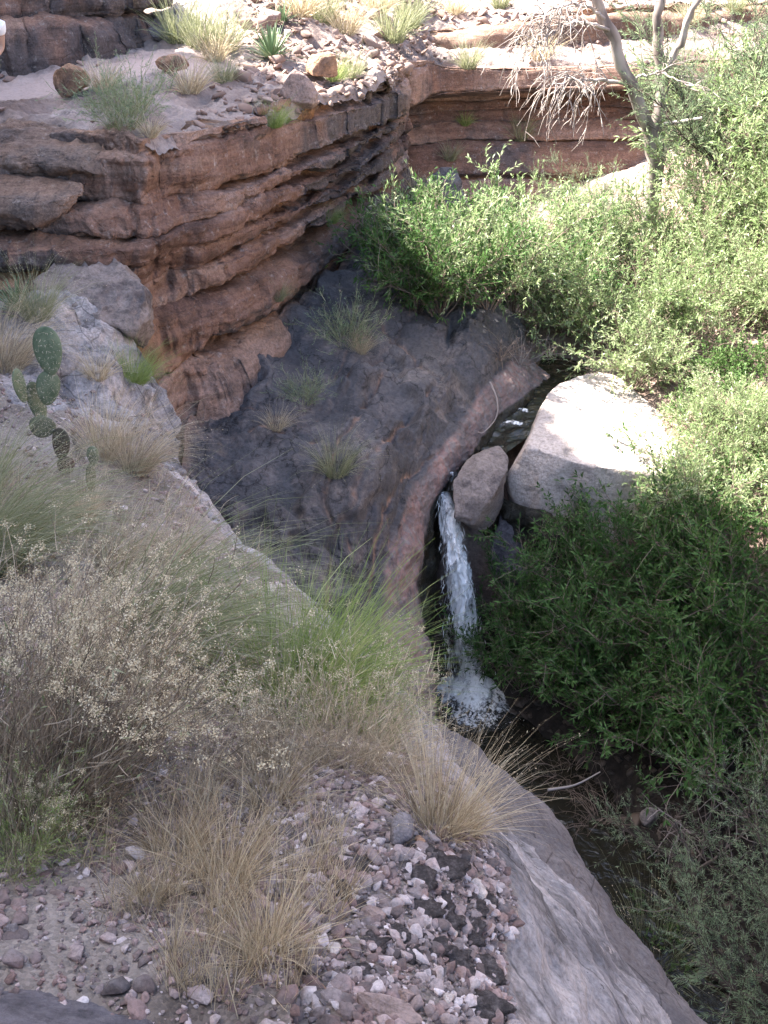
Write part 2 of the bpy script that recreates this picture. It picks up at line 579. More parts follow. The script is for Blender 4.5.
t = NT('falling_water')
ns = t.noise(1.0, 7, 0.62, t.map((26, 26, 2.2)), 0.5)
n2 = t.noise(14, 5, 0.6, t.map((1, 1, 0.6)))
f = t.math('ADD', t.math('MULTIPLY', ns, 0.6), t.math('MULTIPLY', n2, 0.4))
f = t.math('ADD', f, t.math('MULTIPLY', t.attr('dens'), 0.4))
al = t.ramp(f, [(0.50, 0.03), (0.66, 0.95)])
p = t.bsdf((0.90, 0.88, 0.85), 0.45, t.bump(f, 0.6, 0.06), 0.4)
tr = t.n('ShaderNodeBsdfTransparent')
mx = t.n('ShaderNodeMixShader')
t.put(mx.inputs[0], al)
t.t.links.new(tr.outputs[0], mx.inputs[1])
t.t.links.new(p.outputs[0], mx.inputs[2])
M['fall'] = t.done(mx.outputs[0])
t = NT('white_foam')
M['foam'] = t.done(t.bsdf((0.90, 0.88, 0.85), 0.5, None, 0.4))

t = NT('dark_soil_crust')
c = t.ramp(t.noise(45, 9, 0.78), [(0.3, (0.030, 0.025, 0.024)), (0.5, (0.085, 0.072, 0.068)), (0.7, (0.22, 0.19, 0.18))])
M['crust'] = t.done(t.bsdf(c, 0.95, t.bump(t.noise(60, 8, 0.75), 1.0, 0.03), 0.1))


def plain(name, col, rough=0.7):
    t = NT(name)
    c = t.mix(t.noise(30, 4, 0.6), tuple(x * 0.85 for x in col), tuple(min(1, x * 1.1) for x in col))
    return t.done(t.bsdf(c, rough))


M['shirt'] = plain('white_cloth', (0.78, 0.78, 0.80))
M['skin'] = plain('skin', (0.42, 0.26, 0.19), 0.5)
M['hair'] = plain('black_hair', (0.012, 0.011, 0.012), 0.5)
M['shorts'] = plain('olive_cloth', (0.10, 0.10, 0.075))
M['boot'] = plain('boot_leather', (0.06, 0.045, 0.035))

# ------------------------------------------------------------------ cliffs
RIM = [(-420, 150, 10.8), (-200, 140, 11.8), (0, 136, 12.3), (70, 132, 12.2), (118, 132, 11.9), (140, 142, 11.3), (160, 140, 11.6), (200, 128, 12.3), (262, 112, 13.7),
       (325, 96, 15.5), (384, 82, 17.4), (404, 66, 20.3), (404, 60, 22.6), (440, 66, 23.8), (520, 66, 24.4), (600, 64, 25.0), (770, 56, 26.5), (1050, 60, 28.5)]
BASE = [(-420, 340, 9.0), (-200, 325, 9.8), (0, 320, 10.2), (62, 335, 10.2), (112, 380, 10.1), (160, 490, 10.3), (184, 482, 10.7), (212, 425, 11.4), (240, 388, 12.2),
        (300, 332, 14.3), (350, 277, 17.1), (392, 228, 20.4), (405, 205, 22.2), (450, 190, 23.0), (520, 195, 23.2), (620, 195, 23.6), (790, 190, 24.8), (1060, 180, 26.5)]


def cliff_surface(rim, base, layers, ns, seed, rows=26, jscale=0.9, rough=1.0, jamp=0.07, flat=None, lip=None):
    """layers: list of (z_bottom, protrusion, roundness). flat(mid) 0..1 smooths beds away, lip(P) adds an overhang.
    Returns P (rows, ns, 3) and attributes."""
    rng = np.random.RandomState(seed)
    both = cr_arc(np.stack([rim, base], 1), ns)
    rimP, basP = both[:, 0], both[:, 1]
    mid = (rimP + basP) / 2
    k = max(3, ns // 60)
    ker = np.ones(2 * k + 1) / (2 * k + 1)
    tg = np.gradient(mid[:, :2], axis=0)
    tg = np.stack([np.convolve(np.pad(tg[:, i], k, 'edge'), ker, 'valid') for i in (0, 1)], 1)
    tg /= np.linalg.norm(tg, axis=1, keepdims=True)
    nrm = np.stack([tg[:, 1], -tg[:, 0]], 1)
    sl = np.concatenate([[0], np.cumsum(np.linalg.norm(np.diff(mid, axis=0), axis=1))])
    zt, zb = rimP[:, 2], basP[:, 2]
    fl = flat(mid) if flat else np.zeros(ns)
    P, un, tn = [], [], []
    z1 = zt.copy()
    th = np.linspace(math.pi / 2, -math.pi / 2, rows)
    for li, (zl, w, pw) in enumerate(layers):
        S = np.stack([sl, np.full(ns, li * 7.3), np.zeros(ns)], 1)
        z2 = zl + 0.10 * fbm(S, 0.35, 3, seed + li) + 0.012 * fbm(S, 3, 2, seed + li + 50)
        z2 = np.minimum(z2, z1 - 0.02)
        if li == len(layers) - 1:
            z2 = np.minimum(z2, zb - 0.4)
        h = z1 - z2
        tt = np.clip((zt - (z1 + z2) / 2) / np.maximum(zt - zb, 0.3), 0, 1.15)
        cuts = np.cumsum(rng.uniform(0.3, 1.7, 400) * jscale)
        cell = np.searchsorted(cuts, sl)
        off = rng.uniform(-1, 1, 500)[cell] * jamp
        off = np.convolve(np.pad(off, 1, 'edge'), np.ones(3) / 3, 'valid')
        dcut = np.min(np.abs(sl[:, None] - cuts[None, :200]), axis=1)
        off = off - 0.7 * jamp * np.exp(-(dcut / 0.03) ** 2) * (rng.rand(500)[cell] > 0.4)
        tint = rng.uniform(-1, 1) * 0.6 + rng.uniform(-1, 1, 500)[cell] * 0.35
        wv = w * np.clip(1 + 0.4 * fbm(S, 0.4, 2, seed + 99 + li), 0.4, 1.8) * np.clip(h / 0.3, 0.1, 1.6)
        for a in th:
            cs, sn = max(math.cos(a), 0.0) ** pw, math.copysign(abs(math.sin(a)) ** (pw * 1.1), math.sin(a))
            z = (z1 + z2) / 2 + h / 2 * sn
            tz = np.clip((zt - z) / np.maximum(zt - zb, 0.3), 0, 1.15)
            te = tt * (1 - fl) + tz * fl
            plan = rimP[:, :2] * (1 - te[:, None]) + basP[:, :2] * te[:, None]
            o = (wv * (cs - 0.8) + off * min(1.0, cs * 1.4)) * (1 - fl)
            if lip:
                o = o + lip(mid, z)
            xy = plan + nrm * o[:, None]
            P.append(np.column_stack([xy, z]))
            un.append((max(0.0, -sn) ** 2 * (1 - cs) + 0.35 * (1 - cs)) * (1 - fl))
            tn.append(tint)
        z1 = z2
    cap = [np.column_stack([rimP[:, :2] - nrm * f_, zt + g_]) for f_, g_ in ((0.9, -0.25), (0.5, -0.1), (0.25, -0.03))]
    P = np.array(cap + P)
    un = [np.zeros(ns)] * 3 + un
    tn = [0 * tn[0]] * 3 + tn
    N_ = gnormals(P, True)
    d = rough * (0.055 * fbm(P, 0.8, 3, seed + 1, 0.5) + 0.09 * fbm(P, 0.42, 2, seed + 6) + 0.028 * fbm(P, 1.0, 3, seed + 7, 0.5, True, (1.7, 1.7, 0.3)) + 0.022 * fbm(P, 2.2, 4, seed + 2, 0.55, True, (1, 1, 1.6)) + 0.014 * fbm(P, 9, 4, seed + 3, 0.62)
                 + 0.017 * fbm(P, 1.0, 4, seed + 4, 0.6, True, (0.9, 0.9, 9)) + 0.024 * np.round(1.6 * fbm(P, 1.0, 2, seed + 5, 0.5, False, (1.3, 1.3, 4.5))) / 1.6) * (1 - 0.85 * fl)[None, :]
    P = P + N_ * d[..., None]
    N_ = gnormals(P, True)
    return P, {'fresh': np.array(un), 'tint': np.array(tn), 'nz': N_[..., 2]}, sl


def near_arete(mid):
    return np.maximum(0.8 * np.exp(-((mid[:, 0] + 2.36) / 0.33) ** 4) * (mid[:, 1] < 12.2), 0.72 * np.clip((mid[:, 1] - 21.3) / 0.8, 0, 1))


def far_lip(mid, z):
    f = np.clip((mid[:, 1] - 21.2) / 0.8, 0, 1)
    up = 1 / (1 + np.exp(-(z + 2.45) / 0.03))
    return f * (0.5 * up - 0.7 * np.clip((z + 4.0) / 1.5, 0, 1) * (1 - up))


main_layers = [(-1.78, 0.20, 0.4), (-2.34, 0.27, 0.30), (-2.58, 0.46, 0.5), (-2.88, 0.46, 0.52), (-3.10, 0.44, 0.5), (-3.44, 0.42, 0.55), (-4.15, 0.46, 0.75), (-5.8, 0.35, 0.8)]
P, A, sl_ = cliff_surface(pts(RIM), pts(BASE), main_layers, 1500, 5, 34, 1.6, 1.0, 0.10, near_arete, far_lip)
# the corner is worn back unevenly, bed by bed
cw_ = np.exp(-(((P[..., 0] + 2.4) / 0.55) ** 2 + ((P[..., 1] - 11.25) / 0.75) ** 2))
zz_ = np.stack([0 * P[..., 0], 0 * P[..., 0], P[..., 2] * 2.2], -1)
wear = cw_ * (0.30 + 0.28 * fbm(zz_, 1.0, 3, 301) + 0.14 * fbm(P, 1.6, 4, 302, 0.55, True) + 0.10 * np.clip((P[..., 2] + 2.6) / 0.8, 0, 1))
P = P + wear[..., None] * np.array([-0.35, 0.94, 0.0])
xs = P[..., 0]
far = np.clip((P[..., 1] - 20.0) / 2.0, 0, 1)
# more varnish on tops and, deepened to stand for shade, on the far part; fresh rock under the ledges
va = 0.6 * A['nz'] + 0.6 * fbm(P, 0.45, 3, 77) + 0.85 * np.clip((P[..., 1] - 13.8) / 2.6, 0, 1) * (1 - 0.3 * far) - 0.47
va += 0.6 * np.exp(-((P[..., 1] - 12.9) / 1.5) ** 2) * (P[..., 2] > -2.05) * (xs > -2.0)
va -= 0.55 * np.exp(-((xs + 2.36) / 0.3) ** 2) * (P[..., 2] < -1.9)
va += 0.5 * (xs < -2.9)* np.clip((P[...,2]+2.0)/0.3,0,1)
fresh = np.clip(A['fresh'] * 1.1 + 0.25 * fbm(P, 0.8, 3, 31) - 0.05 - 0.1 * far, 0, 1)
surf('cliff', P, M['cliff'], {'varn': va, 'fresh': fresh, 'tint': A['tint']}, label=None)

# upper ledges on the hillside behind
URIM = [(392, 34, 25.5), (440, 30, 26.6), (500, 24, 27.0), (560, 14, 27.6), (640, 8, 28.6), (720, 6, 30), (830, 0, 31.5), (1050, 0, 34.5)]
UBASE = [(392, 48, 25.0), (440, 50, 26.0), (500, 48, 26.4), (560, 42, 27.0), (640, 38, 28.0), (720, 32, 29.4), (830, 28, 31), (1050, 28, 34)]
ur, ub = pts(URIM), pts(UBASE)
P, A, _ = cliff_surface(ur, ub, [(-0.55, 0.35, 0.45), (-0.95, 0.4, 0.45), (-2.6, 0.35, 0.5)], 420, 15, 18, 1.2)
surf('upper_ledge', P, M['far_cliff'], {'varn': 0.3 * A['nz'], 'fresh': 0.5 * A['fresh'], 'tint': A['tint']})

# ------------------------------------------------------------------ terrace with trail, and hill behind
rows_t = [
    [(-420, 150, 10.8), (-420, 128, 12.5), (-420, 95, 14), (-420, 70, 15.2), (-420, 40, 17), (-420, 0, 20), (-420, -60, 24)],
    [(-200, 140, 11.8), (-200, 118, 13.2), (-200, 97, 14.6), (-200, 72, 15.8), (-200, 40, 17.6), (-200, 0, 20), (-200, -60, 25)],
    [(0, 136, 12.3), (0, 114, 13.6), (0, 98, 15.0), (0, 74, 16.0), (0, 45, 18), (0, 0, 20.5), (0, -60, 26)],
    [(80, 132, 12.2), (90, 110, 13.5), (90, 83, 14.9), (85, 62, 16.2), (80, 40, 18), (70, 0, 20.5), (60, -60, 27)],
    [(136, 138, 11.5), (138, 102, 13.3), (140, 72, 15.2), (140, 48, 17), (138, 30, 19), (130, -5, 22), (120, -60, 29)],
    [(160, 140, 11.6), (158, 98, 13.7), (160, 66, 15.6), (162, 42, 17.6), (160, 20, 19.5), (155, -10, 22.5), (150, -60, 30)],
    [(200, 128, 12.3), (196, 100, 13.9), (192, 74, 15.5), (190, 38, 17.8), (190, 8, 20), (185, -20, 23), (180, -70, 31)],
    [(262, 112, 13.7), (256, 98, 14.6), (252, 66, 16.5), (246, 24, 19.1), (240, -8, 21.3), (235, -35, 24.3), (230, -80, 32.3)],
    [(330, 95, 15.7), (325, 84, 16.7), (320, 50, 18.8), (312, 12, 21.4), (305, -15, 23.6), (300, -40, 26.6), (295, -90, 34.1)],
    [(384, 82, 17.4), (380, 72, 18.6), (382, 44, 20.8), (382, 12, 23.2), (380, -15, 25.4), (380, -40, 28.4), (380, -90, 35.4)],
    [(404, 66, 20.3), (404, 56, 21.4), (410, 40, 23.4), (412, 18, 25.5), (412, -12, 28.1), (412, -40, 31.1), (412, -90, 38.1)],
    [(440, 66, 23.8), (440, 56, 24.6), (444, 46, 26.0), (446, 24, 27.6), (446, -8, 30.2), (446, -40, 33.2), (446, -90, 40.2)],
    [(520, 66, 24.4), (520, 56, 25.2), (522, 46, 26.6), (524, 18, 28.2), (524, -10, 30.9), (524, -40, 34.4), (524, -90, 41.4)],
    [(600, 64, 25.0), (600, 54, 25.8), (602, 42, 27.4), (604, 6, 29.0), (604, -14, 31.9), (604, -40, 35.4), (604, -90, 42.4)],
    [(770, 56, 26.5), (770, 46, 27.5), (772, 34, 29.3), (774, 0, 31.3), (774, -18, 34.0), (774, -50, 37.5), (774, -100, 44.5)],
    [(1050, 60, 28.5), (1050, 48, 30.0), (1050, 30, 32.5), (1050, -5, 35.0), (1050, -30, 37.5), (1050, -60, 40.5), (1050, -110, 48.5)],
]
G = np.array([[at(*q) for q in r] for r in rows_t])
P = loft(G, 560, 300)
P[:, :, 2] -= 0.02 + 0.14 * np.exp(-(np.linspace(0, 6, 300) / 0.10) ** 2)[None, :]
trail_v = np.linspace(0, 6, 300)[None, :]
left = np.clip((-1.9 - P[..., 0]) / 0.7, 0, 1)
on_trail = np.exp(-((trail_v - 2.25) / 0.55) ** 4) * left
lump = 0.10 * fbm(P, 0.8, 4, 41) + 0.05 * fbm(P, 2.6, 4, 42, 0.55, True) + 0.018 * fbm(P, 9, 3, 43)
steps = 0.5 * np.floor(P[..., 2] * 5 + 0.7 * fbm(P, 0.5, 3, 44)) / 5 - 0.5 * P[..., 2]
lump = lump + 0.25 * steps * (1 - on_trail)
P[..., 2] += lump * (1 - 0.88 * on_trail)
t = NT('hillside_ground')
fr = t.noise(0.9, 9, 0.66)
c = t.ramp(fr, [(0.32, (0.15, 0.105, 0.088)), (0.48, (0.27, 0.21, 0.185)), (0.66, (0.40, 0.335, 0.305))])
c = t.mix(t.ramp(t.noise(2.2, 9, 0.7), [(0.52, 0), (0.62, 0.8)]), c, (0.105, 0.09, 0.09))
c = t.mix(t.math('MULTIPLY', t.attr('trail'), t.ramp(t.noise(3, 6, 0.6), [(0.3, 0.75), (0.6, 1)])), c, (0.36, 0.285, 0.26))
c = t.mix(0.5, c, t.ramp(t.noise(22, 7, 0.7), [(0.3, 0.5), (0.55, 1)]), 'MULTIPLY')
hh = t.math('ADD', t.noise(5, 9, 0.68), t.math('MULTIPLY', t.noise(30, 5, 0.65), 0.2))
bm_ = t.n('ShaderNodeBump')
t.put(bm_.inputs['Strength'], t.math('SUBTRACT', 1.0, t.math('MULTIPLY', t.attr('trail'), 0.7)))
bm_.inputs['Distance'].default_value = 0.09
t.put(bm_.inputs['Height'], hh)
M['hill'] = t.done(t.bsdf(c, 0.94, bm_.outputs[0], 0.2))
HILL_P, HILL_T = P, on_trail
surf('hill', P, M['hill'], {'trail': on_trail}, flip=True)

# rock wall above the trail, rising out of the picture
WR = [(-520, -120, 14.0), (-200, -70, 15.6), (-60, -60, 16.4), (40, -52, 16.9), (110, -45, 17.5), (152, -30, 18.6), (158, -20, 20.5)]
WB = [(-520, 85, 13.6), (-200, 80, 15.0), (-60, 76, 15.8), (40, 70, 16.2), (110, 56, 16.8), (152, 46, 17.8), (158, 38, 19.8)]
wr, wb = pts(WR), pts(WB)
P, A, _ = cliff_surface(wr, wb, [(1.2, 0.3, 0.5), (0.7, 0.3, 0.45), (0.1, 0.35, 0.4), (-0.32, 0.3, 0.4), (-0.7, 0.32, 0.4), (-2.6, 0.35, 0.5)], 420, 23, 20, 0.55, 1.4, 0.13)
surf('rock_wall', P, M['cliff'], {'varn': 0.25 + 0.4 * A['nz'] + 0.3 * fbm(P, 0.5, 3, 9), 'fresh': 0.25 * A['fresh'], 'tint': A['tint']}, kind='structure')
P2 = np.array([[P[0, j], P[0, j] + np.array([-0.6, 1.6, 0.25]), P[0, j] + np.array([-1.2, 4, 0.3]), P[0, j] + np.array([-1.5, 6, -3])] for j in range(0, 420, 6)])
P2 = loft(P2, 200, 60)
P2[..., 2] += 0.12 * fbm(P2, 1.2, 4, 12)
surf('rock_wall_top', P2, M['hill'], {'trail': np.zeros(P2.shape[:2])}, flip=True)

# high canyon wall to the left, out of the picture, that shades the near half of the canyon
rng = np.random.RandomState(4)
yy = np.concatenate([np.linspace(-24, 16.8, 64), np.linspace(17.2, 18.3, 6)])
top = np.interp(yy, [-24, 10, 12.2, 13.6, 14.7, 15.5, 16.5, 17.2, 18.0, 18.3], [22, 21.5, 20.2, 18.2, 16.2, 16.1, 16.0, 15.9, 15.4, 14.6]) + 0.18 * rng.randn(len(yy))
cw_t = np.stack([-15.2 + 0.4 * np.sin(yy * 0.5), yy, top], 1)
cw_b = np.stack([-12.5 + 0.4 * np.sin(yy * 0.4 + 1), yy + 0.9 * np.clip((yy - 9) / 9, 0, 1), np.full(len(yy), -1.9)], 1)
P, A, _ = cliff_surface(cw_t, cw_b, [(14, 0.3, 0.5), (11, 0.6, 0.5), (9.5, 0.5, 0.5), (7, 0.7, 0.5), (5.6, 0.5, 0.5), (3.5, 0.6, 0.5), (1.5, 0.5, 0.5), (0, 0.5, 0.5), (-3, 0.5, 0.5)], 300, 33, 12, 3, 2.0, 0.3)
surf('canyon_wall', P, M['cliff'], {'varn': 0.2 + 0.3 * A['nz'], 'fresh': 0.3 * A['fresh'], 'tint': A['tint']}, bvh=False)
Pt = np.array([[P[0, j], P[0, j] + np.array([-2, 0.1, 0.3]), P[0, j] + np.array([-6, 0.2, -0.6]), P[0, j] + np.array([-8, 0.3, -8]), P[0, j] + np.array([-9, 0.3, -17])] for j in range(0, 300, 5)])
Pt = loft(Pt, 120, 40)
surf('canyon_wall_back', Pt, M['cliff'], {'varn': np.zeros(Pt.shape[:2]), 'fresh': np.zeros(Pt.shape[:2]), 'tint': np.zeros(Pt.shape[:2])}, bvh=False)
Pe = np.array([[P[i, -1], Pt[-1, min(39, i * 40 // len(P))]] for i in range(0, len(P))])
surf('canyon_wall_end', loft(Pe, len(P), 20), M['cliff'], {k: np.zeros((len(P), 20)) for k in ('varn', 'fresh', 'tint')}, bvh=False)

# ------------------------------------------------------------------ slab and channel
SLAB = [
    [(450, 178, 21.8), (472, 215, 20.0), (496, 265, 17.8), (518, 325, 15.9), (535, 362, 15.0), (550, 378, 14.7), (556, 392, 14.5)],
    [(394, 218, 20.8), (418, 258, 18.0), (448, 318, 15.5), (482, 368, 13.9), (500, 388, 13.6), (508, 405, 13.5), (512, 418, 13.5)],
    [(345, 275, 17.2), (374, 314, 15.3), (412, 365, 13.5), (446, 405, 12.8), (470, 425, 12.6), (478, 446, 12.5), (482, 458, 12.5)],
    [(262, 362, 13.2), (300, 380, 12.7), (352, 420, 12.0), (402, 462, 11.6), (432, 470, 11.7), (442, 488, 11.8), (444, 500, 11.9)],
    [(208, 418, 11.8), (256, 440, 11.4), (318, 474, 11.0), (372, 522, 10.6), (396, 526, 10.8), (413, 545, 11.05), (428, 690, 11.35)],
    [(188, 470, 11.0), (240, 508, 10.5), (306, 552, 10.15), (362, 606, 9.8), (386, 606, 9.9), (415, 618, 10.3), (430, 715, 11.0)],
    [(176, 520, 10.3), (240, 570, 9.8), (306, 622, 9.4), (372, 672, 9.1), (396, 672, 9.3), (422, 662, 9.9), (428, 745, 10.4)],
    [(150, 620, 9.0), (230, 680, 8.6), (306, 740, 8.3), (370, 790, 8.2), (395, 800, 8.4), (408, 800, 8.8), (412, 850, 9.2)],
]
G = np.array([[at(*q) for q in r] for r in SLAB])
NU, NV = 460, 420
P = loft(G, NU, NV)


def proj(P):
    z = -(P[..., 1] * SP * -1 * -1) if False else None
    fwd = P[..., 1] * CP - P[..., 2] * SP
    up = P[..., 1] * SP + P[..., 2] * CP
    return np.stack([384 + F * P[..., 0] / fwd, 512 - F * up / fwd], -1)


def crack3d(P, poly, width):
    """Distance-based groove along a line of surface points."""
    q = proj(P).reshape(-1, 2)
    fl = P.reshape(-1, 3)
    fw = fl + 0.045 * np.stack([fbm(fl, 2.5, 4, 161, 0.6), fbm(fl, 2.5, 4, 162, 0.6), fbm(fl, 2.5, 4, 163, 0.6)], -1)
    pl = cr(np.array([fl[np.argmin(((q - np.array(a)) ** 2).sum(1))] for a in poly]), 40)
    d = np.full(len(fl), 1e9)
    for a, b in zip(pl[:-1], pl[1:]):
        ab = b - a
        tt = np.clip(((fw - a) @ ab) / (ab @ ab + 1e-9), 0, 1)
        d = np.minimum(d, np.linalg.norm(fw - a - tt[:, None] * ab, axis=1))
    return np.exp(-(d / width) ** 2).reshape(P.shape[:2])


u_ = np.linspace(0, len(SLAB) - 1, NU)[:, None] + 0 * np.linspace(0, 6, NV)[None, :]
v_ = np.linspace(0, 6, NV)[None, :] + 0 * u_
flat = np.clip((3.4 - v_) / 0.8, 0, 1)
N_ = gnormals(P)
if N_[NU // 2, 60, 2] < 0:
    N_ = -N_
    slab_flip = True
else:
    slab_flip = False
wob = P + 0.25 * np.stack([fbm(P, 1.5, 2, 61), fbm(P, 1.5, 2, 62), fbm(P, 1.5, 2, 63)], -1)
d = (0.26 * fbm(P, 0.55, 3, 50) + 0.06 * fbm(wob, 1.0, 3, 51, 0.5, True)) * (0.5 + 0.5 * flat) + 0.014 * fbm(P, 6, 4, 52, 0.6)
pf = fbm(wob, 0.6, 4, 57, 0.42)
d += flat * 0.20 * (1 / (1 + np.exp(-(pf - 0.25) / 0.03)) + 1 / (1 + np.exp(-(pf + 0.3) / 0.03)))
d += (0.015 * fbm(wob, 3.0, 4, 58, 0.6, True) + 0.06 * fbm(wob, 1.3, 3, 158)) * (v_ > 2.4) + 0.010 * fbm(P, 5.0, 5, 59, 0.65, True)
ck = np.zeros((NU, NV))
CR = [([(392, 372), (372, 400), (345, 440), (328, 470), (322, 520), (318, 580), (316, 640)], 0.035, 0.07),
      ([(425, 400), (405, 430), (380, 455), (352, 500), (345, 560), (348, 640)], 0.035, 0.07),
      ([(405, 340), (375, 365), (345, 385), (318, 420), (300, 432), (258, 420), (225, 415)], 0.04, 0.07),
      ([(360, 345), (332, 380), (318, 410)], 0.03, 0.05),
      ([(440, 455), (415, 470), (385, 505), (372, 540), (368, 600)], 0.035, 0.06),
      ([(300, 330), (345, 335), (380, 345), (420, 380)], 0.04, 0.07),
      ([(375, 520), (385, 540), (384, 600), (388, 650)], 0.03, 0.05),
      ([(255, 440), (300, 448), (330, 475)], 0.03, 0.05)]
for pl, w, dep in CR:
    k = crack3d(P, pl, w)
    d -= dep * k
    ck = np.maximum(ck, crack3d(P, pl, w * 0.55))
P = P + N_ * d[..., None]
pink = np.clip((v_ - 3.55 - 0.3 * fbm(P, 1.5, 4, 56)) / 0.25, 0, 1) * np.clip((5.15 - v_) / 0.15, 0, 1)
pink *= np.clip(0.85 + 0.5 * fbm(P, 1.2, 3, 55), 0, 1)
wet = np.clip((v_ - 5.0) / 0.12, 0, 1)
crease = np.exp(-(v_ / 0.12) ** 2)
t = NT('varnished_slab')
big = t.noise(0.8, 8, 0.6)
base = t.ramp(big, [(0.32, (0.046, 0.043, 0.045)), (0.5, (0.074, 0.069, 0.071)), (0.68, (0.13, 0.115, 0.11))])
wv_ = t.n('ShaderNodeVectorMath', operation='ADD')
t.put(wv_.inputs[0], t.map((1.5, 0.55, 1.0), (0, 0, 0.45)))
cx_ = t.n('ShaderNodeCombineXYZ')
for k_ in range(3):
    t.put(cx_.inputs[k_], t.math('MULTIPLY', t.noise(1.3 + k_ * 0.2, 6, 0.6), 1.0))
t.put(wv_.inputs[1], cx_.outputs[0])
vcr = t.voro(1.1, wv_.outputs[0])
strk = t.ramp(vcr, [(0.0, 0.25), (0.014, 1.0)])
base = t.mix(0.85, base, strk, 'MULTIPLY')
base = t.mix(t.ramp(t.noise(2.1, 9, 0.68), [(0.52, 0), (0.66, 0.6)]), base, (0.20, 0.16, 0.14))
base = t.mix(t.math('MULTIPLY', t.attr('crack'), t.ramp(t.noise(4, 6, 0.6), [(0.35, 0.2), (0.6, 1)])), base, (0.27, 0.165, 0.115))
base = t.mix(0.7, base, t.ramp(t.noise(22, 9, 0.75), [(0.36, 0.45), (0.5, 1.0), (0.62, 1.35)]), 'MULTIPLY')
base = t.mix(t.ramp(t.noise(16, 8, 0.7), [(0.66, 0), (0.72, 0.5)]), base, (0.36, 0.31, 0.28))
pk = t.ramp(t.noise(1.0, 6, 0.6, t.map((7, 7, 0.8)), 0.3), [(0.38, (0.25, 0.20, 0.18)), (0.5, (0.28, 0.165, 0.138)), (0.58, (0.24, 0.195, 0.178))])
pk = t.mix(t.ramp(t.noise(3, 10, 0.72), [(0.46, 0), (0.6, 0.75)]), pk, (0.12, 0.10, 0.098))
pk = t.mix(0.5, pk, t.ramp(t.noise(20, 8, 0.72), [(0.35, 0.5), (0.55, 1.1)]), 'MULTIPLY')
base = t.mix(t.attr('pink'), base, pk)
wetc = t.ramp(t.noise(2.5, 7, 0.6), [(0.35, (0.012, 0.011, 0.008)), (0.6, (0.035, 0.028, 0.016)), (0.75, (0.07, 0.042, 0.014))])
base = t.mix(t.attr('wet'), base, wetc)
h1 = t.math('ADD', t.math('MULTIPLY', t.noise(4, 9, 0.64), 0.8), t.math('MULTIPLY', t.noise(9, 9, 0.72), 0.35))
h1 = t.math('ADD', h1, t.math('MULTIPLY', t.noise(40, 5, 0.6), 0.08))
h1 = t.math('ADD', h1, t.math('MULTIPLY', strk, 0.16))
rgh = t.ramp(t.attr('wet'), [(0, 0.85), (1, 0.35)])
M['slab'] = t.done(t.bsdf(base, rgh, t.bump(h1, 0.9, 0.09), 0.35))
surf('slab', P, M['slab'], {'pink': pink, 'wet': wet, 'crack': np.clip(ck + crease * 0.7, 0, 1)}, flip=slab_flip)

# wet alcove wall behind the fall
ALC = [[(414, 520, 11.3), (418, 590, 11.5), (428, 660, 11.6), (432, 740, 11.5)],
       [(436, 490, 12.0), (440, 560, 12.1), (446, 640, 12.1), (448, 720, 11.9)],
       [(452, 482, 12.25), (462, 560, 12.35), (474, 640, 12.4), (476, 730, 12.1)],
       [(478, 492, 12.3), (492, 560, 12.3), (504, 640, 12.4), (506, 740, 12.1)],
       [(520, 505, 12.0), (530, 570, 11.9), (540, 650, 12.0), (540, 740, 11.8)],
       [(600, 520, 11.7), (600, 590, 11.6), (600, 660, 11.5), (600, 740, 11.4)]]
P = loft([[at(*q) for q in r] for r in ALC], 160, 140)
N_ = gnormals(P)
P = P + N_ * (0.10 * fbm(P, 1.2, 4, 71, 0.5, True) + 0.03 * fbm(P, 5, 4, 72))[..., None]
surf('wet_rock_face', P, M['slab'], {'pink': np.zeros(P.shape[:2]), 'wet': np.ones(P.shape[:2]), 'crack': np.zeros(P.shape[:2])})

# ------------------------------------------------------------------ canyon floor and right bank (one sheet)
ctl = np.array([
    (0.2, 9, -9.35), (1.3, 8, -9.3), (2.2, 6.5, -9.2), (2.6, 4, -9.4), (0.8, 11, -9.4), (1.3, 10.6, -9.35), (2.0, 9.2, -9.15), (3.1, 8.2, -8.75), (1.0, 5.0, -9.4), (-2, 8, -9.4), (-1, 4, -9.4), (0, 0, -9.5), (2.5, 0, -9.5), (1.75, 11.6, -7.7), (2.1, 11.0, -7.9), (2.5, 10.2, -8.3), (3.0, 9.6, -8.3),
    (3.9, 7.2, -8.2), (4.2, 5, -8.2), (4.4, 2, -8.4), (6.5, 4, -6.8), (7, 0, -6.8), (5, 8, -7.3), (4.2, 9.8, -7.4), (3.4, 11.2, -7.0), (2.2, 12.3, -6.6), (1.2, 12.5, -6.5), (4.4, 11.5, -6.1), (6, 10, -5.6), (7, 7.5, -5.6), (8.5, 10, -4.2), (10, 6, -4.2), (10, 0, -4.5), (13, 10, -1), (15, 0, -1), (20, 10, 5), (20, 0, 5),
    (0.0, 13, -6.6), (-2, 13, -6.6), (1.6, 13.3, -6.15), (2.5, 14.5, -5.85), (3.2, 16, -5.4), (3.4, 18, -4.9), (4.2, 13, -5.5), (5.2, 14, -5.0), (7, 14, -4.2), (5, 17, -4.5), (8, 18, -3.2), (10, 15, -2.2), (6, 20, -3.6), (10, 21, -2.0), (13, 20, 0.3), (16, 22, 4), (20, 20, 7), (1, 18, -5.2), (2, 20, -4.8), (4, 22, -4.5), (-3, 18, -6), (-4, 10, -9), (22, 28, 15), (22, 15, 14), (22, 5, 13), (22, -3, 13), (8, 27, -3), (14, 27, 0)])  # unseen far right edge raised to bounce warm light onto the shaded side


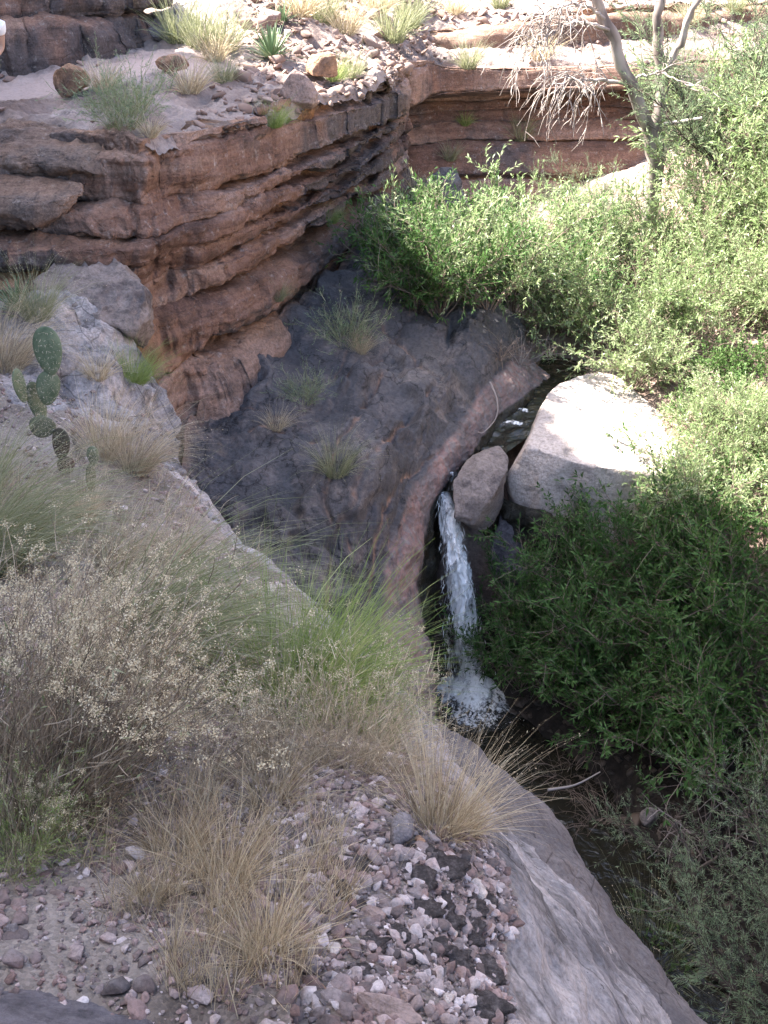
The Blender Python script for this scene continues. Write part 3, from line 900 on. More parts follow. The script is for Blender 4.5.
def tps(ctl, X, Y, lam=0.02):
    p = ctl[:, :2]
    d = np.linalg.norm(p[:, None] - p[None], axis=2)
    K = np.where(d > 0, d * d * np.log(d + 1e-12), 0) + lam * np.eye(len(p))
    A_ = np.zeros((len(p) + 3,) * 2)
    A_[:len(p), :len(p)] = K
    Q = np.column_stack([np.ones(len(p)), p])
    A_[:len(p), len(p):] = Q
    A_[len(p):, :len(p)] = Q.T
    w = np.linalg.solve(A_, np.concatenate([ctl[:, 2], np.zeros(3)]))
    out = w[-3] + w[-2] * X + w[-1] * Y
    for i in range(len(p)):
        dd = (X - p[i, 0]) ** 2 + (Y - p[i, 1]) ** 2
        out += w[i] * 0.5 * dd * np.log(dd + 1e-12)
    return out


gx = np.linspace(-5, 22, 420)
gy = np.linspace(-3, 29, 480)
X, Y = np.meshgrid(gx, gy, indexing='ij')
Z = tps(ctl, X, Y)
P = np.stack([X, Y, Z], -1)
P[..., 2] += 0.10 * fbm(P, 0.7, 4, 81) + 0.06 * fbm(P, 2.2, 4, 82, 0.5, True) + 0.02 * fbm(P, 8, 3, 83)
t = NT('canyon_floor_ground')
fr = t.noise(0.9, 9, 0.66)
dry = t.ramp(fr, [(0.3, (0.13, 0.085, 0.066)), (0.5, (0.24, 0.175, 0.145)), (0.68, (0.36, 0.29, 0.25))])
dry = t.mix(0.6, dry, t.ramp(t.noise(18, 8, 0.72), [(0.35, 0.4), (0.58, 1.1)]), 'MULTIPLY')
wt = t.ramp(t.noise(5, 8, 0.7), [(0.3, (0.012, 0.010, 0.008)), (0.55, (0.028, 0.022, 0.018)), (0.75, (0.06, 0.045, 0.036))])
c = t.mix(t.attr('damp'), dry, wt)
M['floor'] = t.done(t.bsdf(c, 0.85, t.bump(t.noise(8, 9, 0.7), 0.9, 0.08), 0.25))
damp = np.clip((-7.2 - P[..., 2]) / 0.6, 0, 1)
surf('ground', P, M['floor'], {'damp': damp})

# ------------------------------------------------------------------ near slope
SL = [
    [(-6500, 1300, 0.4), (-100, 1300, 0.4), (150, 1300, 0.4), (380, 1300, 0.4), (560, 1300, 0.5), (700, 1260, 0.9), (860, 1250, 1.4), (980, 1250, 2.4), (1000, 1250, 4.6)],
    [(-2600, 1120, 1.0), (60, 1120, 1.0), (250, 1120, 1.0), (400, 1120, 1.0), (500, 1110, 1.1), (600, 1110, 1.45), (700, 1090, 2.0), (770, 1090, 3.2), (780, 1090, 5.6)],
    [(-2200, 980, 1.35), (60, 980, 1.35), (250, 980, 1.4), (390, 980, 1.45), (495, 985, 1.65), (575, 985, 2.05), (652, 990, 2.8), (676, 998, 3.9), (650, 1000, 6.6)],
    [(-1800, 870, 1.8), (60, 870, 1.8), (230, 870, 1.9), (380, 870, 1.95), (490, 880, 2.15), (545, 890, 2.6), (590, 905, 3.2), (614, 912, 4.4), (590, 920, 7.3)],
    [(-1500, 770, 2.3), (40, 780, 2.35), (200, 790, 2.4), (340, 790, 2.45), (440, 800, 2.65), (482, 812, 3.1), (518, 828, 3.7), (550, 828, 5.0), (530, 840, 8)],
    [(-1300, 680, 2.9), (30, 690, 3.0), (180, 710, 3.05), (310, 725, 3.15), (395, 745, 3.4), (428, 752, 3.9), (456, 768, 4.5), (478, 764, 5.6), (460, 780, 8.5)],
    [(-1100, 590, 3.6), (20, 610, 3.8), (160, 630, 3.9), (270, 650, 4.1), (340, 665, 4.3), (380, 685, 4.8), (405, 702, 5.4), (425, 712, 6.4), (410, 740, 9)],
    [(-950, 510, 4.6), (10, 530, 4.8), (120, 545, 5.0), (200, 558, 5.1), (272, 574, 5.25), (300, 590, 5.6), (320, 620, 6.1), (345, 660, 7), (370, 730, 9.3)],
    [(-800, 435, 6.2), (0, 445, 6.4), (70, 458, 6.5), (130, 470, 6.6), (182, 488, 6.7), (205, 508, 7), (225, 540, 7.5), (250, 590, 8.2), (300, 690, 9.6)],
    [(-700, 365, 8), (-10, 375, 8.2), (50, 388, 8.3), (100, 405, 8.5), (140, 440, 8.7), (155, 470, 9), (165, 500, 9.3), (190, 540, 9.8), (240, 640, 10.2)],
    [(-600, 300, 10), (-10, 305, 10.3), (45, 312, 10.3), (95, 325, 10.3), (135, 350, 10.4), (150, 400, 10.5), (160, 470, 10.6), (175, 540, 10.6), (220, 640, 10.8)],
]
G = np.array([[at(*q) for q in r] for r in SL])
NU, NV = 620, 520
vt = np.concatenate([np.linspace(0, 1, 60)[:-1], np.linspace(1, 6.5, 360)[:-1], np.linspace(6.5, 8, 102)])
A1 = cr(G, NU)
P = np.swapaxes(cr(np.swapaxes(A1, 0, 1), len(vt), vt), 0, 1)
NV = len(vt)
uu = np.linspace(0, len(SL) - 1, NU)[:, None] + 0 * vt[None, :]
vv = vt[None, :] + 0 * uu
N_ = gnormals(P)
sl_flip = N_[300, 200, 2] < 0
if sl_flip:
    N_ = -N_
rock = np.clip((vv - 3.9) / 0.5, 0, 1)
rock = np.maximum(rock, np.clip((uu - 8.25) / 0.6, 0, 1) * np.clip((vv - 0.9) / 0.3, 0, 1))
nz = fbm(P, 1.4, 4, 92)
rock = np.clip(rock + 0.3 * nz * (rock > 0.02) * (rock < 0.98), 0, 1)
dark = np.clip((vv - 6.05) / 0.25, 0, 1) * np.clip((9 - uu) / 0.6, 0, 1)
dist = np.linalg.norm(P, axis=2)
d = 0.04 * fbm(P, 1.3, 4, 91) * np.clip(dist / 3, 0.4, 2) + 0.012 * fbm(P, 7, 4, 93, 0.6)
lay = P + 0
step_ = fbm(P, 1.7, 4, 94, 0.55, True, (1.2, 0.95, 1.2))
d += rock * (0.014 * step_ * np.clip(dist / 4, 0.5, 1.8)) * (1 - 0.6 * dark)
d += 0.16 * np.clip((uu - 8.0) / 0.8, 0, 1) * fbm(P, 1.1, 4, 95, 0.5, True)
# step down from the pale rock to the darker slab below it
d -= 0.22 * np.clip((vv - 5.95 - 0.15 * nz) / 0.08, 0, 1) * np.clip((6.9 - vv) / 0.8, 0, 1) * (uu < 7.5)
P = P + N_ * d[..., None]
surf('slope', P, M['slope'], {'rock': rock, 'dark': dark}, flip=sl_flip)
SLOPE_P, SLOPE_UV = P, (uu, vv)

# ------------------------------------------------------------------ water
def ripple_sheet(name, x0, x1, y0, y1, z, nx, ny):
    X, Y = np.meshgrid(np.linspace(x0, x1, nx), np.linspace(y0, y1, ny), indexing='ij')
    P = np.stack([X, Y, 0 * X + z], -1)
    c0 = at(465, 700, 11.3)
    rr = np.hypot(X - c0[0], Y - c0[1])
    P[..., 2] += 0.012 * np.sin(rr * 26) * np.exp(-rr * 0.9) + 0.008 * fbm(P, 5, 3, 5)
    return surf(name, P, M['water'], {}, bvh=False)


ripple_sheet('water', -2.0, 3.6, 3.0, 12.4, -8.70, 240, 300)
ST = [[(474, 456, 12.35), (440, 492, 11.75)], ]
path = pts([(570, 360, 15.4), (548, 384, 14.4), (530, 408, 13.6), (508, 434, 13.0), (488, 452, 12.6), (466, 468, 12.2), (448, 482, 11.95), (442, 492, 11.85)])
path[:, 2] += 0.03
q = cr(path, 120)
tgt = np.gradient(q[:, :2], axis=0)
tgt /= np.linalg.norm(tgt, axis=1, keepdims=True)
side = np.stack([tgt[:, 1], -tgt[:, 0]], 1)
wv = np.linspace(-1, 1, 24)
wid = 0.30 * np.linspace(1.4, 0.45, 120)
P = np.zeros((120, 24, 3))
P[..., :2] = q[:, None, :2] + side[:, None, :] * (wv[None, :, None] * wid[:, None, None])
P[..., 2] = q[:, None, 2] + 0.02 * fbm(P, 6, 3, 8)
surf('stream_water', P, M['water'], {}, bvh=False)
#__END_STRUCT__
# ------------------------------------------------------------------ plant builders (each returns mesh data that many plants may share)
def unit(a):
    return a / (np.linalg.norm(a, axis=-1, keepdims=True) + 1e-9)


def tubes(lines, sides=4):
    """lines: list of (points (k,3), radii (k,), tint). One mesh worth of arrays."""
    V, Q, T = [], [], []
    n0 = 0
    ang = np.arange(sides) * 2 * math.pi / sides
    ca, sa = np.cos(ang), np.sin(ang)
    for p, r, tn in lines:
        p = np.asarray(p, float)
        k = len(p)
        d = unit(np.gradient(p, axis=0))
        up = np.array([0.31, 0.17, 0.93])
        a = unit(np.cross(d, up) + 1e-6)
        b = np.cross(d, a)
        ring = p[:, None] + (a[:, None] * ca[None, :, None] + b[:, None] * sa[None, :, None]) * np.asarray(r)[:, None, None]
        V.append(ring.reshape(-1, 3))
        i = np.arange(k * sides).reshape(k, sides) + n0
        j = np.roll(i, -1, axis=1)
        Q.append(np.stack([i[:-1], j[:-1], j[1:], i[1:]], -1).reshape(-1, 4))
        T.append(np.full(k * sides, tn))
        n0 += k * sides
    return np.concatenate(V), np.concatenate(Q), np.concatenate(T)


def leaf_mesh(name, B, D, L, Wd, tint, mat, rng, fold=0.15, droop=0.1):
    n = len(B)
    D = unit(D)
    side = unit(np.cross(D, rng.randn(n, 3) * 0.6 + np.array([0, 0, 1.0])))
    nn = np.cross(side, D)
    L = L[:, None]
    Wd = Wd[:, None]
    m = B + D * L * 0.45
    V = np.stack([B, m + side * Wd + nn * Wd * fold, m - side * Wd + nn * Wd * fold, B + D * L - np.array([0, 0, 1.0]) * L * droop], 1).reshape(-1, 3)
    i = np.arange(n)[:, None] * 4
    f = np.concatenate([i + np.array([[0, 1, 3]]), i + np.array([[0, 3, 2]])])
    return mesh_from(name, V, f, mat, {'tint': np.repeat(tint, 4)}, smooth=False)


def blade_arrays(rng, n, r0, ln, spread, lean, droop, width, k=6, erect=0.0):
    az = rng.uniform(0, 2 * math.pi, n)
    rr = r0 * np.sqrt(rng.rand(n))
    p = np.stack([rr * np.cos(az), rr * np.sin(az), np.zeros(n)], 1)
    az2 = az + rng.randn(n) * 0.6
    sp = spread * np.abs(rng.randn(n)) * 0.8 + spread * 0.25
    d = unit(np.stack([np.cos(az2) * sp, np.sin(az2) * sp, np.ones(n)], 1) + np.array(lean) * 0.5)
    L = ln * np.clip(1 + 0.3 * rng.randn(n), 0.3, 1.7)
    pts_ = [p]
    for i in range(k - 1):
        d = unit(d + np.array(lean) * 0.5 / k + np.array([0, 0, -1.0]) * (droop * (i + 1) / k) * (0.5 + rng.rand(n)[:, None]) * 0.5 + rng.randn(n, 3) * 0.05)
        p = p + d * (L / (k - 1))[:, None]
        pts_.append(p)
    return np.stack(pts_, 1), L


def blade_mesh(name, lines, width, tint, mat, rng):
    n, k, _ = lines.shape
    d = unit(np.gradient(lines, axis=1))
    side = unit(np.cross(d, unit(rng.randn(n, 3))[:, None, :]))
    w = width * (1 - np.linspace(0, 1, k) ** 1.6 * 0.85)[None, :, None] * np.clip(1 + 0.3 * rng.randn(n), 0.4, 2)[:, None, None]
    V = np.stack([lines - side * w * 0.5, lines + side * w * 0.5], 2).reshape(-1, 3)
    i = (np.arange(n)[:, None] * (2 * k) + np.arange(k - 1)[None, :] * 2).reshape(-1, 1)
    f = i + np.array([[0, 1, 3, 2]])
    tt = np.repeat(tint, 2 * k) if tint.ndim == 1 else np.repeat(tint.reshape(-1), 2)
    return mesh_from(name, V, f, mat, {'tint': tt}, smooth=False)


PROTO = {}


def proto(key, name, cat, parts):
    PROTO[key] = (name, cat, parts)


STUFF_PARTS = ('seed_heads', 'flower_heads')


def grow(key, loc, rz=0.0, size=1.0, label=None, group=None, tilt=None):
    name, cat, parts = PROTO[key]
    if len(parts) == 1:
        e = link(name, parts[0][1])
        e.location = loc
        e.rotation_euler = (tilt[0] if tilt else 0, tilt[1] if tilt else 0, rz)
        e.scale = (size,) * 3 if not hasattr(size, '__len__') else size
    else:
        e = empty(name, loc, rz, size, tilt)
        for pn, me in parts:
            c_ = link(pn, me, e)
            if pn in STUFF_PARTS:
                c_['kind'] = 'stuff'
    return tag(e, label, cat, group)


def tussock(key, seed, n, r0, ln, spread, lean, droop, width, mat, heads=0, hmat=None, tlo=0.0, thi=1.0, cat='grass', name='grass_tuft', green_base=0.0):
    rng = np.random.RandomState(seed)
    ls, L = blade_arrays(rng, n, r0, ln, spread, lean, droop, width)
    tint = rng.uniform(tlo, thi, n)
    parts = [('blades', blade_mesh(name + '_blades', ls, width, tint, M[mat], rng))]
    if heads:
        idx = rng.choice(n, heads, replace=False)
        B, D = [], []
        for i in idx:
            q = ls[i]
            for s_ in np.linspace(0.62, 1.0, 9):
                f = s_ * (len(q) - 1)
                j = min(int(f), len(q) - 2)
                B.append(q[j] + (q[j + 1] - q[j]) * (f - j))
                D.append(unit(q[j + 1] - q[j]) + rng.randn(3) * 0.5)
        B, D = np.array(B), np.array(D)
        m = len(B)
        parts.append(('seed_heads', leaf_mesh(name + '_seeds', B, D, rng.uniform(0.008, 0.016, m), rng.uniform(0.0012, 0.0025, m), rng.rand(m), M[hmat or mat], rng)))
    proto(key, name, cat, parts)


def brush(key, seed, n, h, spread, lean, stem_mat, leaf_mat=None, nleaf=0, flowers=0, leaf_len=0.02, name='dry_brush', cat='shrub', stem_w=0.0035, r0=0.08, sub=6, droop=0.3, tlo=0.0, thi=1.0):
    """Many fine upright stems from one base with side twigs, small leaves and dry flower clusters at the tips."""
    rng = np.random.RandomState(seed)
    ls, L = blade_arrays(rng, n, r0, h, spread, lean, droop, stem_w, 7)
    tw = []
    for i in range(n):
        for _ in range(sub):
            f = rng.uniform(0.45, 0.98) * 6
            j = min(int(f), 5)
            b = ls[i, j] + (ls[i, j + 1] - ls[i, j]) * (f - j)
            d = unit(unit(ls[i, j + 1] - ls[i, j]) * 1.3 + rng.randn(3) * 0.6)
            l_ = L[i] * rng.uniform(0.10, 0.28)
            d2 = unit(d + rng.randn(3) * 0.2 + np.array([0, 0, 0.25]))
            c = np.stack([b, b + d * l_ * 0.25, b + d * l_ * 0.5, b + d * l_ * 0.5 + d2 * l_ * 0.2, b + d * l_ * 0.5 + d2 * l_ * 0.35, b + d * l_ * 0.5 + d2 * l_ * 0.45, b + d * l_ * 0.5 + d2 * l_ * 0.55])
            tw.append(c)
    tw = np.array(tw) if tw else np.zeros((0, 7, 3))
    allv = np.concatenate([ls, tw])
    ti = np.concatenate([rng.uniform(tlo, thi * 0.8, n), rng.uniform(tlo, thi, len(tw))])
    parts = [('stems', blade_mesh(name + '_stems', allv, stem_w, ti, M[stem_mat], rng))]
    src = allv
    if nleaf:
        i = rng.randint(0, len(src), nleaf)
        f = rng.uniform(0.15, 1, nleaf) * 5.99
        j = f.astype(int)
        B = src[i, j] + (src[i, j + 1] - src[i, j]) * (f - j)[:, None]
        D = unit(src[i, j + 1] - src[i, j]) + rng.randn(nleaf, 3) * 0.45
        parts.append(('foliage', leaf_mesh(name + '_leaves', B, D, leaf_len * rng.uniform(0.5, 1.3, nleaf), leaf_len * 0.07 * rng.uniform(0.7, 1.3, nleaf), rng.rand(nleaf), M[leaf_mat], rng)))
    if flowers:
        src = tw if len(tw) else ls
        hz = src[:, 6, 2] + 0.6 * src[:, 6, 0] + 0.6 * src[:, 6, 1]
        cand = np.argsort(hz)[-max(flowers, int(len(src) * 0.3)):]
        i = rng.choice(cand, flowers)
        c = src[i, 6]
        m = 16
        B = np.repeat(c, m, 0) + rng.randn(flowers * m, 3) * 0.008
        D = rng.randn(flowers * m, 3) + np.array([0, 0, 0.6])
        parts.append(('flower_heads', leaf_mesh(name + '_flowers', B, D, rng.uniform(0.004, 0.008, flowers * m), rng.uniform(0.0012, 0.0026, flowers * m), rng.rand(flowers * m), M['flower'], rng)))
    proto(key, name, cat, parts)


def leafy_shrub(key, seed, h, spread, nstem, ntwig, nleaf, leaf_len, leaf_w, leaf_mat, name='willow_shrub', cat='shrub', stem_mat='twig', lean=(0, 0, 0), stem_r=0.012, droop=0.25, bare=0.25, tlen=0.32):
    """Woody stems fanning from a base, each with leafy side twigs; leaves are single folded blades."""
    rng = np.random.RandomState(seed)
    lines, tips = [], []
    for s_ in range(nstem):
        az = rng.uniform(0, 2 * math.pi)
        sp = spread * rng.uniform(0.1, 1.0)
        d = unit(np.array([math.cos(az) * sp, math.sin(az) * sp, 1.0]) + np.array(lean))
        p = np.array([math.cos(az), math.sin(az), 0]) * 0.12 * rng.rand()
        L = h * rng.uniform(0.55, 1.15)
        k = 9
        q = [p]
        for i in range(k - 1):
            d = unit(d + rng.randn(3) * 0.10 + np.array([math.cos(az), math.sin(az), 0]) * 0.05 - np.array([0, 0, droop * 0.12 * i / k]))
            p = p + d * L / (k - 1)
            q.append(p)
        q = np.array(q)
        lines.append((q, stem_r * np.linspace(1, 0.25, k) * rng.uniform(0.6, 1.2), rng.rand()))
        for t_ in range(ntwig):
            f = (bare + (1 - bare) * rng.rand() ** 0.8) * (k - 1.001)
            j = int(f)
            b = q[j] + (q[j + 1] - q[j]) * (f - j)
            dd = unit(q[j + 1] - q[j])
            e = unit(dd * 0.7 + rng.randn(3) * 0.75 + np.array([0, 0, 0.25]))
            l_ = h * tlen * rng.uniform(0.4, 1.2)
            w = [b]
            for i in range(5):
                e = unit(e + rng.randn(3) * 0.16 + np.array([0, 0, 0.06]))
                b = b + e * l_ / 5
                w.append(b)
            w = np.array(w)
            lines.append((w, stem_r * 0.3 * np.linspace(1, 0.35, 6), rng.rand()))
            tips.append(w)
    V, Q, T = tubes(lines, 4)
    stems = mesh_from(name + '_stems', V, Q, M[stem_mat], {'tint': T})
    tips = np.array(tips)
    clump = rng.rand(len(tips))
    i = rng.randint(0, len(tips), nleaf)
    f = (0.1 + 0.9 * rng.rand(nleaf)) * 4.999
    j = f.astype(int)
    B = tips[i, j] + (tips[i, j + 1] - tips[i, j]) * (f - j)[:, None]
    D = unit(tips[i, j + 1] - tips[i, j]) + unit(rng.randn(nleaf, 3)) * 0.75
    tint = np.clip(0.55 * rng.rand(nleaf) + 0.45 * clump[i], 0, 1)
    lf = leaf_mesh(name + '_leaves', B, D, leaf_len * rng.uniform(0.5, 1.3, nleaf), leaf_w * rng.uniform(0.7, 1.3, nleaf), tint, M[leaf_mat], rng)
    proto(key, name, cat, [('stems', stems), ('foliage', lf)])


for i in range(3):
    leafy_shrub('willow%d' % i, 100 + i, 2.0, 0.9, 22, 26, 8200, 0.105, 0.0125, 'willow')
    leafy_shrub('pale%d' % i, 110 + i, 2.0, 0.95, 22, 26, 9500, 0.095, 0.0105, 'willow_sunlit')  # same willow, wearing the leaf colour brightened to look sunlit
for i in range(2):
    leafy_shrub('feather%d' % i, 120 + i, 2.2, 0.7, 15, 44, 30000, 0.045, 0.0024, 'feather', 'tamarisk_shrub', stem_mat='dark_twig', lean=(0.05, 0, 0), tlen=0.26)
leafy_shrub('low0', 130, 0.55, 1.3, 18, 12, 2200, 0.05, 0.011, 'leafy', 'low_leafy_plant', 'plant', stem_r=0.004, tlen=0.4)
leafy_shrub('low1', 131, 0.7, 0.9, 14, 12, 2600, 0.07, 0.006, 'willow', 'low_leafy_plant', 'plant', stem_r=0.004, tlen=0.4)


def bare_shrub(key, seed, h, spread, nstem, ntwig, mat='bark', r=0.008, name='bare_shrub', droop=0.2):
    rng = np.random.RandomState(seed)
    lines = []
    for s_ in range(nstem):
        az = rng.uniform(0, 2 * math.pi)
        sp = spread * rng.uniform(0.15, 1)
        d = unit(np.array([math.cos(az) * sp, math.sin(az) * sp, 1.0]))
        p = np.zeros(3)
        L = h * rng.uniform(0.6, 1.1)
        q = [p]
        for i in range(8):
            d = unit(d + rng.randn(3) * 0.14 - np.array([0, 0, droop * i / 20]))
            p = p + d * L / 8
            q.append(p)
        q = np.array(q)
        lines.append((q, r * np.linspace(1, 0.2, 9), rng.rand()))
        for t_ in range(ntwig):
            f = rng.uniform(0.2, 0.99) * 8
            j = min(int(f), 7)
            b = q[j] + (q[j + 1] - q[j]) * (f - j)
            e = unit(unit(q[j + 1] - q[j]) * 0.6 + rng.randn(3) * 0.7)
            l_ = h * rng.uniform(0.08, 0.3)
            w = [b]
            for i in range(4):
                e = unit(e + rng.randn(3) * 0.22)
                b = b + e * l_ / 4
                w.append(b)
            lines.append((np.array(w), r * 0.35 * np.linspace(1, 0.3, 5), rng.rand()))
    V, Q, T = tubes(lines, 4)
    proto(key, name, 'shrub', [('stems', mesh_from(name, V, Q, M[mat], {'tint': T}))])


bare_shrub('bare0', 140, 1.6, 0.45, 3, 34, r=0.016, droop=0.1)
bare_shrub('bare1', 141, 1.0, 1.6, 26, 12, 'twig', r=0.006, droop=1.2, name='twiggy_thicket')
bare_shrub('bare2', 142, 0.8, 1.5, 20, 10, 'bark', r=0.005, droop=0.7, name='twiggy_thicket')

LEAN = (0.55, 0.12, -0.05)
tussock('pale_big', 201, 700, 0.10, 0.62, 0.40, (0.9, 0.15, -0.1), 1.0, 0.0031, 'grey_straw', tlo=0.15)
tussock('arch', 215, 900, 0.12, 0.66, 0.40, (0.9, 0.2, -0.1), 0.9, 0.0030, 'half_green', tlo=0.1)
tussock('pale_mid', 202, 600, 0.09, 0.50, 0.55, LEAN, 0.8, 0.0024, 'grey_straw', 80, 'straw')
tussock('straw_mid', 203, 520, 0.07, 0.45, 0.55, (0.2, 0, 0), 0.5, 0.0024, 'straw', 60)
tussock('straw_small', 204, 320, 0.05, 0.24, 0.7, (0.1, 0, 0), 0.5, 0.0019, 'straw')
tussock('greenish', 205, 520, 0.10, 0.46, 0.6, (0.15, 0, 0), 0.7, 0.0026, 'half_green', 90, 'straw')
tussock('green', 206, 900, 0.12, 0.34, 0.75, (0.15, 0, 0), 0.5, 0.0024, 'green_grass', tlo=0.0, thi=0.8)
tussock('far_pale', 207, 260, 0.16, 0.62, 0.6, (0.1, 0, 0), 0.5, 0.010, 'half_green')
tussock('far_straw', 208, 240, 0.15, 0.55, 0.7, (0.1, 0, 0), 0.6, 0.010, 'straw')
tussock('far_green', 209, 260, 0.12, 0.45, 0.7, (0.1, 0, 0), 0.6, 0.009, 'green_grass')
brush('rabbit', 210, 420, 0.50, 0.45, (0.55, 0.55, 0), 'brush_stem', 'half_green', 900, 900, 0.03, name='flowering_brush', sub=5, r0=0.13, stem_w=0.0022)
brush('snake', 211, 260, 0.32, 0.75, (0.2, 0, 0), 'half_green', 'green_grass', 3200, 260, 0.03, name='flowering_brush', sub=5, r0=0.12, stem_w=0.002)
brush('snake_dry', 212, 280, 0.30, 0.9, (0.25, 0, 0), 'grey_straw', None, 0, 120, name='dry_brush', sub=6, r0=0.12, stem_w=0.002, thi=0.7)
brush('sage', 213, 90, 0.7, 0.8, (0, 0, 0), 'half_green', 'feather', 3600, 40, 0.05, name='grey_green_shrub', sub=6, r0=0.14, stem_w=0.006)


def yucca(key, seed, n, L, w):
    rng = np.random.RandomState(seed)
    az = np.arange(n) * 2.399 + rng.randn(n) * 0.15
    el = np.clip(np.linspace(1.35, 0.12, n) + rng.randn(n) * 0.1, 0.05, 1.5)
    d = np.stack([np.cos(az) * np.cos(el), np.sin(az) * np.cos(el), np.sin(el)], 1)
    k = 5
    ls = np.stack([d * (0.04 + L * f) * np.clip(1 + 0.1 * rng.randn(n), 0.7, 1.2)[:, None] - np.array([0, 0, 1]) * 0.10 * L * f * f for f in np.linspace(0, 1, k)], 1)
    side = unit(np.cross(d, np.array([0, 0, 1.0])))
    nn = np.cross(side, d)
    prof = np.array([0.7, 1.0, 0.9, 0.6, 0.08])[None, :, None] * w
    Lf, Rt = ls - side[:, None] * prof, ls + side[:, None] * prof
    Cn = ls - nn[:, None] * prof * 0.35
    V = np.stack([Lf, Cn, Rt], 2).reshape(-1, 3)
    i = (np.arange(n)[:, None] * 3 * k + np.arange(k - 1)[None, :] * 3).reshape(-1, 1)
    f = np.concatenate([i + np.array([[0, 1, 4, 3]]), i + np.array([[1, 2, 5, 4]])])
    proto(key, 'yucca_plant', 'yucca', [('blades', mesh_from('yucca', V, f, M['yucca'], {'tint': np.repeat(rng.rand(n), 3 * k)}))])


yucca('yucca', 5, 75, 0.46, 0.016)
yucca('yucca_small', 6, 40, 0.26, 0.011)

# ------------------------------------------------------------------ rocks
def hull_rock(name, P0, mat, bevel=0.05, cuts=4, noise=0.03, seed=0, nscale=2.0, smooth_it=0):
    """Convex block through the given corner points, edges worn round, surface roughened."""
    P0 = np.array(P0, float)
    c = P0.mean(0)
    bm = bmesh.new()
    for p in P0:
        bm.verts.new(p - c)
    r = bmesh.ops.convex_hull(bm, input=bm.verts[:])
    bmesh.ops.delete(bm, geom=[g for g in set(r['geom_interior'] + r['geom_unused']) if isinstance(g, bmesh.types.BMVert)], context='VERTS')
    bmesh.ops.dissolve_limit(bm, angle_limit=R(8), verts=bm.verts[:], edges=bm.edges[:])
    bmesh.ops.bevel(bm, geom=bm.edges[:] + bm.verts[:], offset=bevel, segments=2, affect='EDGES', profile=0.6, clamp_overlap=True)
    bmesh.ops.triangulate(bm, faces=bm.faces[:])
    size = np.ptp(P0, axis=0).max()
    for _ in range(cuts):
        lim = size / 40
        es = [e for e in bm.edges if e.calc_length() > lim * 1.5]
        if not es or len(bm.verts) > 14000:
            break
        bmesh.ops.subdivide_edges(bm, edges=es, cuts=1)
        bmesh.ops.triangulate(bm, faces=bm.faces[:])
    for _ in range(smooth_it):
        bmesh.ops.smooth_vert(bm, verts=bm.verts[:], factor=0.4, use_axis_x=True, use_axis_y=True, use_axis_z=True)
    bm.normal_update()
    co = np.array([v.co[:] for v in bm.verts])
    no = np.array([v.normal[:] for v in bm.verts])
    rr_ = np.random.RandomState(seed + 900)
    for _ in range(16):
        a_ = unit(rr_.randn(3))
        dd_ = co @ a_
        lim = dd_.max() * rr_.uniform(0.80, 0.97)
        co = co - np.maximum(dd_ - lim, 0)[:, None] * a_ * 0.92
    d = noise * size * (0.8 * fbm(co + seed, nscale / size, 3, seed) + 0.5 * fbm(co + seed, 3.2 * nscale / size, 4, seed + 1, 0.55, True))
    co = co + no * d[:, None]
    for v, q in zip(bm.verts, co):
        v.co = q
    for f in bm.faces:
        f.smooth = True
    me = bpy.data.meshes.new(name)
    bm.to_mesh(me)
    bm.free()
    me.materials.append(M[mat])
    o = link(name, me)
    o.location = c
    return o


def rand_rock(name, loc, size, mat, seed, rz=0.0, flat=0.6, sink=0.25, nrm=(0, 0, 1), n=11, cuts=4):
    rng = np.random.RandomState(seed)
    q = unit(rng.randn(n, 3)) * rng.uniform(0.85, 1.1, (n, 1))
    if not hasattr(size, '__len__'):
        size = (size, size * rng.uniform(0.7, 0.95), size * flat)
    q = q * np.array(size) * 0.5
    mx = np.array(Matrix.Rotation(rz, 3, 'Z'))
    mt = np.array(Vector((0, 0, 1)).rotation_difference(Vector(nrm)).to_matrix())
    q = q @ mx.T @ mt.T + np.array(loc) + np.array(nrm) * size[2] * (0.5 - sink)
    return hull_rock(name, q, mat, bevel=min(size) * 0.09, cuts=cuts, noise=0.025, seed=seed)


def rk(px, py, wpx, mat, seed, label, flat=0.6, asp=0.8, rz=0.0, sink=0.25, cuts=3, name='rock', only=None):
    p, n, d = hit(px, py, only)
    w = wpx * d / F
    n = (n + Vector((0, 0, 1))).normalized()
    o = rand_rock(name, p, (w, w * asp, w * flat), mat, seed, rz, flat, sink, n, 11, cuts)
    return tag(o, label, 'boulder' if name == 'boulder' else 'rock')


# big sunlit block beside the stream: corners read off the photograph at their own distances
o = hull_rock('boulder', [at(508, 446, 12.2), at(522, 416, 12.8), at(558, 382, 13.8), at(598, 370, 14.3), at(644, 376, 14.2), at(686, 424, 13.1), at(690, 440, 12.7), at(662, 474, 11.9), at(590, 466, 11.8), at(538, 452, 11.95),
                          at(505, 510, 12.2), at(540, 540, 11.9), at(592, 545, 11.75), at(656, 540, 11.85), at(690, 500, 12.6), at(560, 470, 14.2), at(660, 450, 14.4)], 'boulder_pale', 0.03, 6, 0.012, 3, 2.0)
tag(o, 'large pale flat topped boulder lying half in sun beside the narrow stream', 'boulder')
o = hull_rock('boulder', [at(474, 452, 12.1), at(494, 443, 12.3), at(510, 449, 12.2), at(507, 470, 11.8), at(490, 500, 11.4), at(472, 522, 11.2), at(456, 518, 11.3), at(453, 480, 11.6), at(478, 470, 11.6), at(505, 500, 12.2), at(480, 480, 12.8), at(485, 535, 11.6)], 'boulder_brown', 0.012, 6, 0.018, 8, 2.4)
tag(o, 'brownish grey wedge shaped boulder leaning beside the top of the waterfall', 'boulder')
